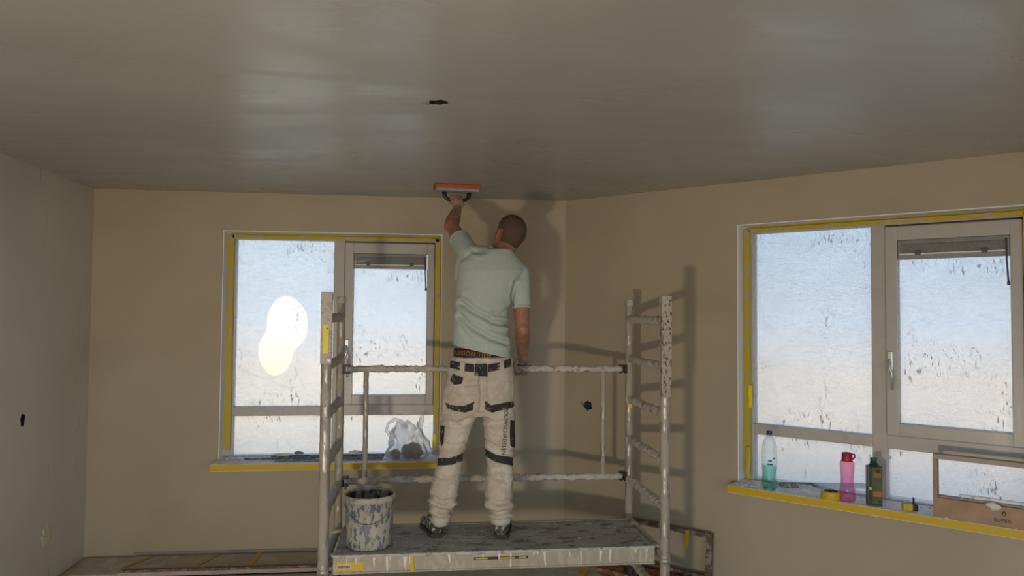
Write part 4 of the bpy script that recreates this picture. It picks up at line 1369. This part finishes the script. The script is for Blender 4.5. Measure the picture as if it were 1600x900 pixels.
# smoothing blade resting on the frame's ledge
kb = tag(empty('smoothing_blade', on_sill(win2, 1.20, -.112, .106), -PHI), 'long grey smoothing blade crusted with plaster on the ledge of the wooden frame', 'blade')
box('blade', 0, .48, -.014, .026, 0, .004, 'bead_steel', kb, .001)
tube('blade_spine', [(.0, .006, .012), (.48, .006, .012)], .010, 'sill_white', kb, seg=12, step=.012, amp=.004, freq=40)
v_, f_ = ell((.15, -.026, -.010), (.034, .016, .018), None, 18, 12)
v_ = [q + Vector((lump(q, .012, 50, 1), lump(q, .006, 50, 4), lump(q, .008, 50, 7))) for q in v_]
mesh('plaster_lump', v_, f_, 'crumb_white', kb, True)

# ------------------------------------------------------------------ floor: paper covering, tape, boards
def sheet_on_floor(name, x0, x1, y0, y1, z, label, group, mat='floor_paper'):
    nx, ny = 60, 10; v_, f_ = [], []
    for j in range(ny + 1):
        for i in range(nx + 1):
            x = x0 + (x1 - x0) * i / nx; y = y0 + (y1 - y0) * j / ny
            v_.append((x, y, z + .003 + abs(lump((x, y, z), .004, 6, z * 900))))
    for j in range(ny):
        for i in range(nx):
            a = j * (nx + 1) + i; f_.append((a, a + 1, a + nx + 2, a + nx + 1))
    o = mesh(name, v_, f_, mat, None, True); tag(o, label, 'floor paper', group)
    sm = o.modifiers.new('thick', 'SOLIDIFY'); sm.thickness = .0015
    return o


sheet_on_floor('floor_paper', .02, 4.6, -.40, -.02, .004, 'dusty protective floor paper strip along the back wall', 'floor papers')
sheet_on_floor('floor_paper', .02, 5.2, -1.30, -.38, .0, 'dusty protective floor paper strip running under the scaffold', 'floor papers')
sheet_on_floor('floor_paper', .02, 5.6, -2.25, -1.28, .004, 'dusty protective floor paper strip in front of the scaffold', 'floor papers')
for k, (a, b, w_, lab) in enumerate((((.878, -.031), (.797, -.294), .035, 'faded yellow tape strip across the floor paper beyond the plank'), ((1.158, -.014), (1.152, -.288), .030, 'bright yellow tape strip across the floor paper by the scaffold'),
                                   ((.45, -.04), (.36, -.25), .030, 'worn yellow tape strip near the corner of the room'), ((3.10, -.95), (3.34, -.55), .035, 'yellow tape strip on the paper below the platform'), ((2.16, -1.55), (2.17, -1.1), .035, 'yellow tape strip running under the platform front edge'))):
    a, b = Vector((*a, 0)), Vector((*b, 0)); d = (b - a).normalized(); s_ = Vector((-d.y, d.x, 0)) * w_ / 2; v_ = []
    for i in range(13):
        q = a.lerp(b, i / 12); e = lump(q, .004, 20, k)
        v_ += [q - s_ * (1 + e * 8) + Vector((0, 0, .0125)), q + s_ * (1 + e * 8) + Vector((0, 0, .0125))]
    o = mesh('tape_strip', v_, [(2 * i, 2 * i + 2, 2 * i + 3, 2 * i + 1) for i in range(12)], 'tape_yellow' if k in (1, 3, 4) else 'tape_wall_yellow')
    tag(o, lab, 'tape'); sm = o.modifiers.new('thick', 'SOLIDIFY'); sm.thickness = .001
# skirting strip at the foot of the back wall
tag(box('baseboard_back', .32, XC - .02, -.010, 0, .001, .026, 'floor_board', None, .002), kind='structure')
# plank on the floor in front of the back wall
pk = tag(empty('plank', (.39, -.40, .012)), 'long weathered wooden plank lying on the floor paper', 'plank')
box('plank_board', 0, 1.42, -.05, .05, 0, .026, 'wood_grey', pk, .003)
box('plank_batten', .02, 1.40, -.046, -.018, .0265, .040, 'wood_dark', pk, .002)
# low wooden frame leaning at the foot of the angled wall
lw_ = tag(empty('leaning_frame', CORNER + EU * .56 + EN * -.075, -PHI), 'old wooden frame with flaking paint leaning at the foot of the angled wall', 'wooden frame')
lw_.rotation_euler = (math.radians(-6), 0, -PHI)
box('top_rail', 0, .60, -.028, 0, .278, .310, 'wood_dark', lw_, .003)
box('bottom_rail', 0, .60, -.028, 0, .012, .052, 'wood_dark', lw_, .003)
for x in (0.0, .565):
    box('frame_stile', x, x + .035, -.0275, -.0005, .05, .280, 'wood_dark', lw_, .003)
strip('masking_tape', ((.425, .195), (.425, .305)), .026, 'tape_yellow', lw_, 'z', -.030, seed=6)
rp = tag(box('floor_plank', 0, .62, -.10, .10, .0, .03, 'wood_red', None, .003), 'reddish brown plank on the floor before the leaning frame', 'plank')
rp.location = CORNER + EU * .50 + EN * -.26 + Vector((0, 0, .012)); rp.rotation_euler = (0, 0, -PHI)
